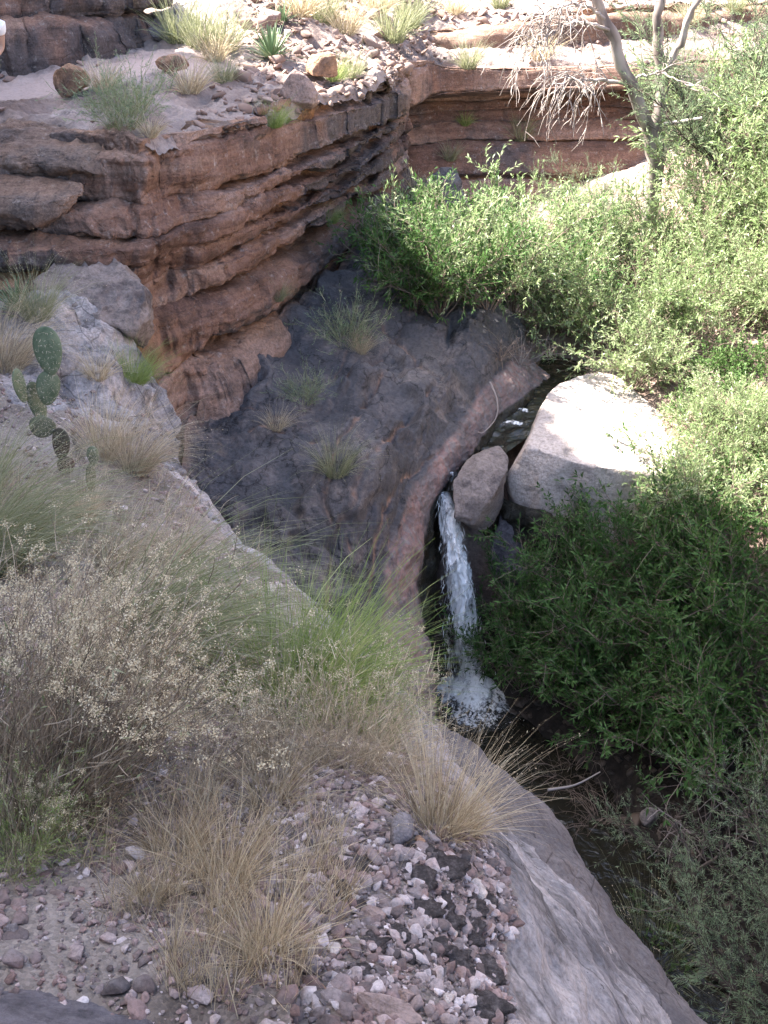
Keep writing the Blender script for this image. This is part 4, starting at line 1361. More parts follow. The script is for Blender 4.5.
o = hull_rock('boulder', [at(494, 530, 11.9), at(510, 500, 12.3), at(532, 505, 12.3), at(548, 545, 11.9), at(528, 600, 11.5), at(490, 580, 11.6), at(520, 540, 12.8), at(500, 560, 12.6)], 'boulder_dark', 0.02, 5, 0.02, 9, 2.0)
tag(o, 'dark grey block wedged under the big pale boulder behind the shaded shrub', 'boulder')
o = hull_rock('boulder', [at(760, 395, 12.6), at(790, 370, 13.4), at(840, 380, 13.4), at(860, 440, 12.2), at(800, 470, 11.9), at(754, 440, 12.2), at(800, 500, 12.2), at(830, 440, 13.8), at(765, 450, 13.0)], 'boulder_pale', 0.06, 4, 0.018, 12, 2.0)
tag(o, 'pale sunlit boulder cut off by the right edge of the picture', 'boulder')
o = hull_rock('boulder', [at(536, 392, 14.3), at(560, 372, 14.9), at(596, 368, 15.0), at(590, 385, 14.3), at(545, 408, 14.0), at(560, 420, 14.5), at(590, 400, 15.2)], 'boulder_pink', 0.05, 4, 0.02, 13, 2.0)
tag(o, 'flat reddish rock upstream between the pale boulder and the dark hollow under the willow', 'boulder')
rk(76, 94, 40, 'boulder_orange', 21, 'squarish orange boulder with a dark left side resting on the trail edge', 0.75, 0.8, 0.3, 0.12, 4, 'boulder')
rk(168, 72, 42, 'boulder_orange', 22, 'low flat orange boulder with shadowed underside at the outer edge of the trail', 0.55, 0.8, 0.8, 0.1, 4, 'boulder')
rk(158, 40, 22, 'boulder_grey', 23, 'small greenish grey rock at the far end of the trail below the sunny grass', 0.6, 0.8, 0.8, 0.1, 3)
rk(290, 96, 62, 'boulder_pink', 24, 'rounded brown block on the cliff top just below the yucca', 0.6, 0.6, 0.2, 0.35, 4, 'boulder')
rk(318, 78, 40, 'boulder_orange', 25, 'upright angular brown block on the cliff top right of the yucca', 0.9, 0.6, 0.4, 0.2, 4, 'boulder')
rk(366, 68, 34, 'boulder_pale', 26, 'pale flat slab on the sunny cliff rim below the grass tufts', 0.35, 0.7, 0.4, 0.15, 3)
rk(270, 25, 30, 'boulder_pink', 27, 'brown broken rock on the slope just above the yucca', 0.6, 0.8, 0.4, 0.2, 3)
o = hull_rock('boulder', [at(36, 282, 10.5), at(60, 262, 10.9), at(118, 256, 11.0), at(150, 276, 10.7), at(152, 316, 10.4), at(132, 332, 10.1), at(96, 318, 10.1), at(60, 300, 10.2), at(40, 292, 10.3), at(110, 300, 11.8), at(146, 350, 11.0), at(80, 300, 11.6)], 'boulder_brown', 0.02, 6, 0.035, 46, 4.0)
tag(o, 'rough grey block jutting out beside the red rock corner above the cactus', 'boulder')
for i_, (c_, lb_) in enumerate([([(-30, 134, 12.6), (-30, 160, 11.7), (50, 168, 11.4), (112, 160, 11.3), (128, 142, 11.7), (70, 128, 12.6), (0, 126, 12.8), (60, 184, 11.6), (-30, 176, 11.9), (112, 174, 11.6)], 'weathered ledge slab capping the cliff top left of the rock corner'),
                               ([(-40, 178, 11.6), (-40, 206, 11.0), (40, 218, 10.8), (84, 200, 10.9), (90, 184, 11.3), (30, 172, 11.8), (30, 232, 11.1), (-40, 220, 11.2)], 'dark varnished ledge block below the weathered capping slab at the left edge')]):
    o = hull_rock('boulder', [at(*q_) for q_ in c_], 'far_cliff', 0.05, 5, 0.03, 42 + i_, 3.0)
    tag(o, lb_, 'boulder')
# foreground
o = hull_rock('boulder', [at(-60, 985, 1.33), at(20, 968, 1.42), at(85, 972, 1.42), at(150, 1000, 1.33), at(185, 1040, 1.2), at(120, 1090, 1.05), at(-60, 1090, 1.05), at(-80, 1030, 1.1), at(40, 1010, 1.33), at(30, 1120, 1.2), at(150, 1060, 1.35), at(0, 1010, 1.5)], 'boulder_dark', 0.025, 6, 0.014, 31, 2.0)
tag(o, 'dark purple grey boulder with a smooth rounded top in the bottom left corner', 'boulder')
BIG = [(372, 918, 40, 'boulder_pink', 0.35, 0.65, 'broad flat pinkish stone among the dark moss near the bottom'),
       (400, 835, 52, 'boulder_grey', 0.5, 0.6, 'angular grey block with a reddish lower edge at the top of the gravel'),
       (385, 1012, 76, 'boulder_pink', 0.3, 0.55, 'smooth flat tan slab lying at the bottom of the gravel patch'),
       (355, 852, 18, 'boulder_pink', 0.6, 0.8, 'tan egg shaped stone left of the grey block in the gravel'),
       (420, 842, 14, 'boulder_orange', 0.6, 0.8, 'small brick red stone against the grey angular block'),
       (440, 838, 16, 'boulder_orange', 0.5, 0.9, 'tan angular stone with a red end at the gravel top right'),
       (258, 903, 26, 'boulder_pink', 0.6, 0.8, 'round buff stone among the dry straw left of the gravel patch'),
       (308, 952, 20, 'boulder_grey', 0.5, 0.8, 'bluish white flat stone at the left of the dark moss'),
       (332, 952, 26, 'boulder_pale', 0.45, 0.6, 'long pale stone lying slanted beside the bluish white stone'),
       (356, 901, 14, 'boulder_pale', 0.6, 0.7, 'small white rounded stone above the broad pinkish stone'),
       (450, 938, 20, 'boulder_pale', 0.5, 0.7, 'pale tan flat stone right of the dark moss clumps'),
       (477, 890, 30, 'boulder_pale', 0.4, 0.6, 'pale sharp edged slab sitting on the gravel rim by the bare rock'),
       (405, 998, 22, 'boulder_pink', 0.6, 0.8, 'rounded brown stone just above the tan slab at the bottom'),
       (448, 1002, 22, 'boulder_pale', 0.5, 0.6, 'pale oblong stone tilted in the gravel near the bottom right moss'),
       (12, 934, 22, 'boulder_grey', 0.6, 0.8, 'round grey stone at the left edge above the dark boulder'),
       (320, 990, 14, 'boulder_orange', 0.6, 0.8, 'rosy red pebble low in the gravel left of the tan slab'),
       (270, 590, 24, 'boulder_pale', 0.4, 0.7, 'whitish flat stone on the rim of the slope above the green grass')]
for i, (px, py, w, m, fl, asp, lb) in enumerate(BIG):
    rk(px, py, w, m, 300 + i, lb, fl, asp, i * 1.3, 0.25, 2, 'stone', ('slope',))
for i, (px, py, w, m, lb) in enumerate([(600, 900, 26, 'boulder_orange', 'rusty orange rock in the stream bed at the edge of the smooth slab'), (634, 890, 24, 'boulder_orange', 'small orange rock in the stream bed under the bare twigs'),
                                        (560, 815, 34, 'boulder_grey', 'dark wet rock in the dim stream bed below the pool'), (650, 905, 26, 'boulder_pink', 'brown rock half under the low leafy plants in the stream bed'),
                                        (650, 820, 30, 'boulder_grey', 'dark rounded rock beneath the shaded willow at the stream edge'), (590, 852, 28, 'boulder_pink', 'dull brown rock in shallow water in the middle of the stream bed'),
                                        (612, 866, 20, 'boulder_grey', 'little grey rock between the brown rock and the orange rock in the stream bed')]):
    rk(px, py, w, m, 340 + i, lb, 0.6, 0.8, i, 0.3, 2, 'rock', ('ground',))
# ------------------------------------------------------------------ gravel, crust, rubble (uncountable: one object each)
def ico(sub):
    bm = bmesh.new()
    bmesh.ops.create_icosphere(bm, subdivisions=sub, radius=1)
    V = np.array([v.co[:] for v in bm.verts])
    Fc = np.array([[v.index for v in f.verts] for f in bm.faces])
    bm.free()
    return V, Fc


def stone_templates(seed, n=10):
    rng = np.random.RandomState(seed)
    out = []
    for i in range(n):
        q = unit(rng.randn(13, 3)) * rng.uniform(0.8, 1.1, (13, 1)) * np.array([1, rng.uniform(0.55, 0.95), rng.uniform(0.35, 0.75)])
        bm = bmesh.new()
        for p in q:
            bm.verts.new(p)
        r = bmesh.ops.convex_hull(bm, input=bm.verts[:])
        bmesh.ops.delete(bm, geom=[g for g in set(r['geom_interior'] + r['geom_unused']) if isinstance(g, bmesh.types.BMVert)], context='VERTS')
        bmesh.ops.bevel(bm, geom=bm.edges[:], offset=0.09, segments=1, affect='EDGES', clamp_overlap=True)
        bmesh.ops.triangulate(bm, faces=bm.faces[:])
        bm.verts.index_update()
        out.append((np.array([v.co[:] for v in bm.verts]), np.array([[v.index for v in f.verts] for f in bm.faces])))
        bm.free()
    return out


def scatter_stones(name, P, sizes, mat, seed, label, cat, sink=0.3, bias=None):
    rng = np.random.RandomState(seed)
    K = 10
    tm = stone_templates(seed, K)
    n = len(P)
    Vs, Fs, T = [], [], []
    for k in range(K):
        idx = np.arange(k, n, K)
        q, Fc = tm[k]
        a = rng.uniform(0, 2 * math.pi, len(idx))
        c, s_ = np.cos(a), np.sin(a)
        tx = rng.randn(len(idx)) * 0.3
        X = (q[None, :, 0] * c[:, None] - q[None, :, 1] * s_[:, None])
        Y = (q[None, :, 0] * s_[:, None] + q[None, :, 1] * c[:, None])
        Z = q[None, :, 2] + X * tx[:, None]
        W = np.stack([X, Y, Z], -1) * sizes[idx][:, None, None] * 0.5 + P[idx][:, None]
        W[..., 2] += (sizes[idx] * (0.5 - sink) * 0.5)[:, None]
        base = sum(len(v) for v in Vs)
        Vs.append(W.reshape(-1, 3))
        Fs.append((Fc[None] + (np.arange(len(idx)) * len(q))[:, None, None]).reshape(-1, 3) + base)
        T.append(np.repeat(np.clip(rng.beta(1.6, 2.2, len(idx)) + (bias[idx] if bias is not None else 0), 0, 1), len(q)))
    me = mesh_from(name, np.concatenate(Vs), np.concatenate(Fs), M[mat], {'tint': np.concatenate(T)}, smooth=False)
    return tag(link(name, me), label, cat, None, 'stuff')


rng = np.random.RandomState(77)
uu, vv = SLOPE_UV
SPf = SLOPE_P.reshape(-1, 3)
dist = np.linalg.norm(SPf, axis=1)
# cell areas so stones spread evenly over the ground
du = np.linalg.norm(np.gradient(SLOPE_P, axis=0), axis=2)
dv = np.linalg.norm(np.gradient(SLOPE_P, axis=1), axis=2)
area = (du * dv).reshape(-1)
uf, vf = uu.reshape(-1), vv.reshape(-1)


def pick(n, w):
    i = rng.choice(len(SPf), n, p=w / w.sum())
    return SPf[i] + rng.randn(n, 3) * np.array([0.006, 0.006, 0]), i


gpatch = area * (vf < 4.15) * (vf > 1.0) * (uf > 1.2) * (uf < 4.8) * np.clip((vf - 1.5 + 0.5 * fbm(SPf, 2.0, 3, 12)) / 1.3, 0.10, 1)
Pg, _ = pick(14000, gpatch)
Pg2, _ = pick(20000, area * (vf < 4.1) * (vf > 0.93) * (uf > 1.0) * (uf < 5.2))
Pg3, _ = pick(2200, area * (vf < 4.4) * (vf > 0.93) * (uf > 5) * (uf < 9))
sz = np.concatenate([np.exp(rng.randn(14000) * 0.75 + math.log(0.0125)), np.exp(rng.randn(20000) * 0.7 + math.log(0.0095)), np.exp(rng.randn(2200) * 0.6 + math.log(0.030))])
sz = np.clip(sz, 0.004, 0.07)
scatter_stones('gravel', np.concatenate([Pg, Pg2, Pg3]), sz, 'stone', 3, 'loose grey and pink gravel covering the near slope', 'gravel')

hf = HILL_P.reshape(-1, 3)
ha = (np.linalg.norm(np.gradient(HILL_P, axis=0), axis=2) * np.linalg.norm(np.gradient(HILL_P, axis=1), axis=2)).reshape(-1)
ha = ha * (1 - 0.97 * HILL_T.reshape(-1)) * (hf[:, 1] > 12) * (hf[:, 1] < 30) * (hf[:, 0] > -7) * (hf[:, 0] < 14)
ha = ha * np.clip(0.5 + 1.2 * fbm(hf, 0.6, 3, 19), 0.08, 1) * np.where(hf[:, 0] < -2.3, 0.12, 1.0)
Ph = hf[rng.choice(len(hf), 5200, p=ha / ha.sum())] + rng.randn(5200, 3) * np.array([0.02, 0.02, 0])
scatter_stones('rubble', Ph, np.clip(np.exp(rng.randn(len(Ph)) * 0.65 + math.log(0.075)), 0.03, 0.42), 'rubble', 5, 'broken sandstone rubble strewn over the sunny hillside', 'rubble')
fp = []
for _ in range(900):
    p, nn_, dd_ = hit(rng.uniform(440, 760), rng.uniform(700, 1010), ('ground',))
    if p.z < -7.5:
        fp.append(p[:])
fp = np.array(fp)
scatter_stones('stream_cobbles', fp, np.clip(np.exp(rng.randn(len(fp)) * 0.5 + math.log(0.10)), 0.04, 0.3), 'wet_stone', 6, 'dim wet cobbles lining the stream bed', 'cobbles')

cr_pts = [(345, 868, 30), (330, 890, 26), (352, 910, 24), (415, 880, 34), (440, 866, 30), (398, 868, 24), (420, 915, 36), (440, 905, 24), (392, 935, 28), (370, 945, 22), (428, 948, 30), (446, 925, 26),
          (470, 905, 22), (468, 940, 26), (455, 968, 28), (480, 975, 26), (478, 1005, 30), (470, 925, 24), (362, 972, 22), (420, 830 + 25, 18), (484, 900, 18), (408, 955, 20), (335, 878, 20), (475, 1015, 22)]
V, Fc = ico(4)
Vs, Fs = [], []
for i, (a, b_, w) in enumerate(cr_pts):
    p, nn_, dd_ = hit(a, b_, ('slope',))
    r_ = w * dd_ / F * 0.68
    q = V * np.array([r_ * rng.uniform(0.8, 1.3), r_ * rng.uniform(0.7, 1.1), r_ * 0.15])
    q = q * (1 + 0.30 * fbm(q + i * 3, 1.6 / r_, 5, 7, 0.68))[:, None] + np.array(p[:])
    Fs.append(Fc + sum(len(v) for v in Vs))
    Vs.append(q)
tag(link('soil_crust', mesh_from('soil_crust', np.concatenate(Vs), np.concatenate(Fs), M['crust'])), 'dark brown crusty moss cushions among the gravel', 'moss', None, 'stuff')

cs_ = []
for a, b_, w in cr_pts:
    for _ in range(12):
        p, nn_, dd_ = hit(a + rng.randn() * w * 0.35, b_ + rng.randn() * w * 0.3, ('slope',))
        cs_.append((p.x, p.y, p.z + 0.10 * w * dd_ / F))
cs_ = np.array(cs_)
scatter_stones('gravel', cs_, np.clip(np.exp(rng.randn(len(cs_)) * 0.6 + math.log(0.014)), 0.006, 0.04), 'stone', 13, 'small stones lodged in the dark moss cushions', 'gravel')
# loose single straws over the slope
def straw_field(name, P, ln, mat, seed, label, lean=(0.15, 0, 0), width=0.0028, droop=0.35, spread=0.35):
    r2 = np.random.RandomState(seed)
    ls, L = blade_arrays(r2, len(P), 0.01, ln, spread, lean, droop, width)
    ls = ls + P[:, None]
    me = blade_mesh(name, ls, width, r2.rand(len(P)), M[mat], r2)
    return tag(link(name, me), label, 'dry grass', None, 'stuff')


def near_px(n, spots, only=('slope',)):
    out = []
    for _ in range(n):
        a, b_, rx, ry = spots[rng.randint(len(spots))]
        p, nn_, dd_ = hit(a + rng.randn() * rx, b_ + rng.randn() * ry, only)
        out.append(p[:])
    return np.array(out)


clumps = [(rng.uniform(150, 330), rng.uniform(800, 1000), 6, 8) for _ in range(46)] + [(rng.uniform(0, 260), rng.uniform(780, 920), 8, 8) for _ in range(40)] + [(rng.uniform(320, 350), rng.uniform(840, 920), 5, 6) for _ in range(5)]
straw_field('dry_grass', near_px(2600, clumps), 0.15, 'straw', 11, 'thin upright dead straw standing on the gravelly slope', width=0.0015)
clumps2 = [(rng.uniform(0, 210), rng.uniform(455, 640), 10, 8) for _ in range(60)] + [(rng.uniform(120, 260), rng.uniform(540, 660), 8, 8) for _ in range(30)]
straw_field('dry_grass', near_px(1700, clumps2), 0.20, 'grey_straw', 12, 'matted dry grass between the tussocks higher on the slope', (0.5, 0, 0), 0.003, 0.8, 0.5)

# ------------------------------------------------------------------ plants on the near slope and rocks
def plant(px, py, key, size, label, group=None, rz=None, only=None, sink=0.02):
    p, nn_, dd_ = hit(px, py, only)
    return grow(key, (p.x, p.y, p.z - sink), rz if rz is not None else rng.uniform(-0.5, 0.5), size, label, group)


S = ('slope',)
plant(40, 830, 'rabbit', 1.0, 'large greyish brush with cream seed heads leaning right at the left edge', rz=0, only=S)
plant(80, 800, 'rabbit', 0.75, 'brush with cream flower heads directly in front of the pale arching tussock', rz=0.2, only=S)
plant(-25, 760, 'rabbit', 1.0, 'brush with reddish stems half cut off by the left picture edge', rz=-0.2, only=S)
plant(20, 862, 'snake', 0.55, 'small brush with green leaves and yellowish heads at the foot of the large left brush', rz=0.4, only=S)
plant(135, 665, 'arch', 1.0, 'big pale greenish tussock with long blades arching to the right toward the green grass', rz=0, only=S)
plant(85, 660, 'pale_big', 0.8, 'pale grey tussock left of the big arching one behind the cream headed brush', rz=0.2, only=S)
plant(205, 690, 'pale_mid', 0.7, 'low wiry tussock sweeping right below the big arching one', rz=-0.1, only=S)
plant(-10, 570, 'arch', 1.0, 'pale tussock with long nearly level blades at the left edge below the cactus', rz=0.0, only=S)
plant(-20, 500, 'greenish', 1.05, 'yellow green tussock at the left edge below the cactus', rz=0.3, only=S)
plant(25, 530, 'pale_mid', 0.7, 'thin grey tussock between the left edge tussocks and the small single cactus pad', only=S)
plant(105, 458, 'straw_mid', 1.0, 'bristly straw coloured tussock right beside the prickly pear', rz=0.1, only=S)
plant(135, 472, 'pale_mid', 0.95, 'straw tussock whose blades reach out over the dark slab', rz=0.0, only=S)
plant(85, 520, 'straw_mid', 0.6, 'buff grass clump just below the small single cactus pad', only=S)
plant(110, 570, 'pale_mid', 0.7, 'faded grass clump in the middle of the upper slope', only=S)
plant(175, 560, 'straw_small', 1.2, 'short buff grass clump near the stony rim of the upper slope', only=S)
plant(215, 690, 'snake_dry', 0.62, 'small dry brush with cream heads hanging under the wiry tussock', rz=0.2, only=S)
plant(288, 700, 'green', 1.45, 'bright green grass clump on the rim above the waterfall pool', rz=0.1, only=S)
plant(322, 698, 'green', 1.4, 'green grass clump with yellow tips right of the brightest clump', rz=0.9, only=S)
plant(345, 720, 'snake', 0.95, 'green brush with pale cream heads standing out against the dark pool', rz=0.2, only=S)
plant(378, 735, 'snake', 0.6, 'small yellowish brush at the very edge of the drop beside the pool', rz=0.4, only=S)
plant(345, 768, 'snake_dry', 0.9, 'twiggy dead grey brush at the base of the green brush', rz=1.2, only=S)
plant(300, 770, 'snake_dry', 0.8, 'tangled dry brush in the dark hollow below the green grass', rz=2.0, only=S)
plant(385, 775, 'snake_dry', 0.62, 'low dry brush above the straw tuft on the rim', rz=0.3, only=S)
plant(438, 832, 'straw_mid', 0.72, 'spiky straw tuft on the rock rim above the gravel block', rz=0.4, only=S)
plant(462, 828, 'straw_small', 0.9, 'short straw tuft leaning over the bare grey rock rim', rz=0.2, only=S)
plant(225, 760, 'snake_dry', 0.7, 'grey dry brush with cream heads in the middle of the slope', rz=0.2, only=S)
plant(270, 800, 'straw_small', 0.9, 'sparse straw clump left of the gravel and below the dry brush', only=S)
plant(175, 850, 'straw_small', 0.85, 'tan straw clump right of the leafy small brush', only=S)
plant(225, 880, 'straw_small', 0.9, 'tan straw clump left of the round buff stone', only=S)
plant(265, 950, 'straw_small', 0.75, 'tan straw clump below the round buff stone', only=S)
plant(150, 900, 'straw_small', 0.5, 'reddish buff straw clump above the dark corner boulder', only=S)
plant(38, 318, 'greenish', 1.1, 'yellow green tuft beside the little yucca below the red cliff', only=None)
plant(18, 312, 'yucca_small', 1.3, 'little dark blue green yucca at the foot of the red cliff', only=None)
plant(8, 370, 'pale_mid', 1.2, 'grey dead tuft on the bare rock at the left edge above the cactus', only=None)
plant(132, 382, 'green', 1.05, 'bright green tuft growing against the red rock corner', only=None)
plant(98, 378, 'straw_small', 1.3, 'tan tuft on the grey rock left of the green tuft at the rock corner', only=None)
# on the dark slab
plant(336, 472, 'greenish', 1.0, 'lone yellow green tuft in a crack in the middle of the dark slab', sink=0.05)
plant(345, 345, 'sage', 0.85, 'wispy green shrub at the top of the dark slab below the ledges', sink=0.05)
plant(360, 352, 'straw_mid', 0.8, 'buff tuft just right of the wispy green shrub on the slab', sink=0.05)
plant(304, 402, 'sage', 0.55, 'small grey green plant rooted in a crack high on the slab', sink=0.04)
plant(276, 428, 'straw_small', 1.2, 'tiny brown tuft beside the slab crack under the bulging rock', sink=0.04)
plant(278, 298, 'greenish', 0.6, 'small tuft on top of the bulging rock above the slab', sink=0.04)
plant(330, 222, 'green', 0.75, 'small green tuft clinging to the middle ledge of the cliff')
plant(272, 126, 'green', 0.9, 'single green tuft on the cliff face below the yucca')
# terrace and hillside
plant(128, 128, 'sage', 0.85, 'feathery blue green shrub on the cliff edge below the trail')
plant(112, 128, 'sage', 0.6, 'smaller grey green shrub left of the feathery one on the cliff edge')
plant(150, 136, 'far_straw', 0.4, 'dry grass clump hanging over the cliff edge at the rock corner')
plant(103, 90, 'far_straw', 0.65, 'yellowish tuft right of the squarish orange boulder on the trail')
plant(190, 92, 'far_straw', 0.75, 'buff tuft right of the low flat orange boulder')
plant(223, 82, 'far_pale', 0.6, 'pale yellow tuft on the slope left of the yucca')
plant(178, 42, 'far_pale', 1.0, 'large sunny grass clump at the end of the trail, leftmost of three', 'sunny grass clumps at the end of the trail')
plant(202, 48, 'far_pale', 1.1, 'large sunny grass clump at the end of the trail, middle of three', 'sunny grass clumps at the end of the trail')
plant(226, 50, 'far_pale', 0.95, 'large sunny grass clump at the end of the trail, nearest the yucca', 'sunny grass clumps at the end of the trail')
plant(215, 60, 'far_straw', 0.8, 'grey dry grass below the large sunny clumps in half shade')
plant(272, 58, 'yucca', 1.15, 'spiky green yucca rosette on the sunny cliff top')
plant(283, 22, 'yucca_small', 1.3, 'small dark yucca on the hillside behind the big rosette')
for i, (a, b_, k, z_, lb) in enumerate([
        (300, 16, 'far_straw', 1.2, 'sunny straw clump above the yucca at the top edge'), (322, 22, 'far_pale', 1.1, 'tall pale clump right above the yucca rosette'), (345, 34, 'far_straw', 1.1, 'thick straw clump between the yucca and the pale sunny clumps'),
        (392, 42, 'far_pale', 1.2, 'pale grass clump on the sunny slope above the cliff buttress'), (408, 28, 'far_pale', 1.2, 'bushy pale clump left of the hillside ledges'), (378, 12, 'far_straw', 1.1, 'straw clump at the top edge left of the hillside ledges'),
        (335, 82, 'far_green', 0.7, 'greenish tuft on the cliff rim right of the angular brown block'), (352, 78, 'far_pale', 0.6, 'pale tuft on the cliff rim beside the flat pale slab'), (468, 68, 'far_pale', 0.9, 'pale tuft standing on the lip of the far overhang'),
        (455, 14, 'far_straw', 1.0, 'dry clump above the hillside ledges near the top edge'), (500, 8, 'far_pale', 1.0, 'dry clump at the top edge left of the dead branches'), (540, 60, 'far_straw', 1.0, 'dry clump on the far overhang below the dead branches'),
        (465, 125, 'far_green', 0.6, 'small green plant in shade at the foot of the far overhang'), (520, 140, 'far_pale', 0.8, 'sunlit pale clump on the bench below the far overhang'), (430, 205, 'far_green', 0.9, 'dim green grass at the lower end of the shaded bench'),
        (415, 196, 'far_straw', 0.8, 'dim dry grass at the foot of the cliff buttress'), (450, 160, 'far_pale', 0.6, 'little pale clump on the shaded bench left of the willows'),
        (735, 12, 'far_pale', 1.0, 'dry clump on the far sunny ledge at the top right'), (690, 22, 'far_straw', 1.0, 'dry clump right of the forked tree on the far slope')]):
    plant(a, b_, k, z_, lb)


def bank(px, D, key, size, label, group=None, rz=None):
    x, z = 1.0, -6.0
    for _ in range(4):
        fw = D * CP - z * SP
        x = (px - 384) / F * fw
        p = drop(x, D, ('ground', 'slab'))
        if p:
            z = p.z
    return grow(key, (x, D, z - 0.05), rz if rz is not None else rng.uniform(0, 6.28), size, label, group)


G1 = 'sunlit willow shrubs across the stream'
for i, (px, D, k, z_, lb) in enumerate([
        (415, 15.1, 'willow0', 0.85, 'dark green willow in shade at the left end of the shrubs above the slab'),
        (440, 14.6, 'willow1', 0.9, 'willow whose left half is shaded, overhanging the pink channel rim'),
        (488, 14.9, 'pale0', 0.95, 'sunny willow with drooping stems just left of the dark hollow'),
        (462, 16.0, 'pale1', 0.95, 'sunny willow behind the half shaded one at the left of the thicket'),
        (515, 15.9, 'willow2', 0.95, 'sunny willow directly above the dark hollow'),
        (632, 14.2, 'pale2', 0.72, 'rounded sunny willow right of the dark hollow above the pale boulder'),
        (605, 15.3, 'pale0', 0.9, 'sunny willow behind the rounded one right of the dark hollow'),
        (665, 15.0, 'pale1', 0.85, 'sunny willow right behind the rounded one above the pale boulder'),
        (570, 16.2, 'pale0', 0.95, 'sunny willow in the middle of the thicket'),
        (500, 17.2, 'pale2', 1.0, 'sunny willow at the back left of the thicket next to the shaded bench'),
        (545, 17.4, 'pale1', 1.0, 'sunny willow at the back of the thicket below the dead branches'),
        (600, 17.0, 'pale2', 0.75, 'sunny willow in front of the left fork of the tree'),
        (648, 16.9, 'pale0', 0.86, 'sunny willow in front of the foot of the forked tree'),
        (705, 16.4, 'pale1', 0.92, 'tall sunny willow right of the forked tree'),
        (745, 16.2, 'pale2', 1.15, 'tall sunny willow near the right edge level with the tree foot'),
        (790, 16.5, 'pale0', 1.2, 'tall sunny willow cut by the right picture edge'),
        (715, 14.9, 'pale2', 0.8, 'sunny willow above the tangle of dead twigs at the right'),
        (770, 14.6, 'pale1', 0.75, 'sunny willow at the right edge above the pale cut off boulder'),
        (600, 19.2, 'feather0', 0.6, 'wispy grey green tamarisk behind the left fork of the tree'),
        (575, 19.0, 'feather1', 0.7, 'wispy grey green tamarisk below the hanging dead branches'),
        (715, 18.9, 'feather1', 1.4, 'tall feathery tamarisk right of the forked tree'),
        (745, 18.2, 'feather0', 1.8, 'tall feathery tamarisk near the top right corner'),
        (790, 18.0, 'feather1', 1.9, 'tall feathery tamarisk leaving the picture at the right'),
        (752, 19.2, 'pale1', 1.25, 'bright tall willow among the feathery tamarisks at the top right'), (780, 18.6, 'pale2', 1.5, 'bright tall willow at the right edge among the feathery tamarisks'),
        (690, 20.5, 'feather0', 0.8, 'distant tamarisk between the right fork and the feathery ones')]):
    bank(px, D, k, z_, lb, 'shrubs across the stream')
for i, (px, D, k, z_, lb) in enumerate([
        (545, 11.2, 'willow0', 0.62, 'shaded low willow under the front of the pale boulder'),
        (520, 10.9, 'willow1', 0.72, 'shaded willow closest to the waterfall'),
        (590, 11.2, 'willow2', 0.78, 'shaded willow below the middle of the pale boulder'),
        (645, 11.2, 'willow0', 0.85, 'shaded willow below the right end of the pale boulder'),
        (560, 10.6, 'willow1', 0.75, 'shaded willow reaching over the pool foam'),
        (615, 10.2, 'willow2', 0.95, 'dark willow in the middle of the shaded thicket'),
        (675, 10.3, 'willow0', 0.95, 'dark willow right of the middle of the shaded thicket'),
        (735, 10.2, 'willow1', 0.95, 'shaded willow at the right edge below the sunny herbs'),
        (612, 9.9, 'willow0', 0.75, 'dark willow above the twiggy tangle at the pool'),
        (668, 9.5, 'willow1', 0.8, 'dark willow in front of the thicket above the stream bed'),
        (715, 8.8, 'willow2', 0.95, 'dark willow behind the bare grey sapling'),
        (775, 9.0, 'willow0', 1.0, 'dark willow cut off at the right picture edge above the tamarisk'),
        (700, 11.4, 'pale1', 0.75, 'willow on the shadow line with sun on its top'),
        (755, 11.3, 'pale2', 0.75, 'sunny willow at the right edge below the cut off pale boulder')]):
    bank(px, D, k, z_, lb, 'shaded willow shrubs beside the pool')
for i, (px, D, k, z_, lb) in enumerate([
        (690, 12.9, 'low0', 0.8, 'low sunny herb right of the pale boulder'), (715, 12.5, 'pale0', 0.42, 'bushy sunny herb patch right of the pale boulder'), (735, 13.2, 'low0', 0.9, 'low round leaved herb below the dead twig tangle'),
        (700, 12.0, 'pale1', 0.45, 'bushy sunny herb at the right lower corner of the pale boulder'), (745, 12.1, 'pale2', 0.48, 'bushy sunny herb in front of the cut off pale boulder'), (780, 12.0, 'pale0', 0.5, 'bushy sunny herb at the right edge below the cut off boulder'),
        (668, 12.0, 'low1', 0.8, 'leafy sunny sprig at the corner of the pale boulder'), (640, 11.7, 'low1', 0.7, 'leafy sprig on the shadow line before the pale boulder'), (720, 13.7, 'low0', 1.0, 'round leaved herb under the sunny willows at the right'),
        (760, 13.6, 'low0', 1.0, 'round leaved herb at the right edge under the sunny willows'), (685, 13.8, 'low0', 0.7, 'round leaved herb behind the top of the pale boulder')]):
    bank(px, D, k, z_, lb, 'sunny herbs right of the pale boulder')
for px, D, k, z_, lb in [(725, 14.0, 'bare1', 0.9, 'tangle of dead twigs under the sunny willows at the right'), (660, 13.9, 'bare2', 0.6, 'brown dead twigs in the shadow behind the pale boulder'), (520, 14.4, 'bare2', 0.9, 'bare twigs drooping over the stream hollow'),
                         (500, 14.0, 'bare1', 0.7, 'dead twigs hanging over the channel beside the pink rim'), (565, 9.6, 'bare1', 1.0, 'brown dead twigs trailing into the pool below the dark willows'), (600, 8.8, 'bare1', 0.9, 'brown twig tangle above the dim stream bed'),
                         (545, 10.7, 'bare2', 0.7, 'fine dead twigs beside the waterfall'), (690, 8.0, 'bare2', 0.8, 'grey twigs around the foot of the bare sapling')]:
    bank(px, D, k, z_, lb)
bank(695, 7.9, 'bare0', 1.25, 'bare grey sapling with no leaves rising from the stream bed at the right', rz=2.6)
bank(822, 5.5, 'feather0', 1.2, 'feathery blue green tamarisk in the bottom right corner')
bank(800, 6.6, 'feather1', 1.1, 'feathery tamarisk at the right edge above the bottom corner one')
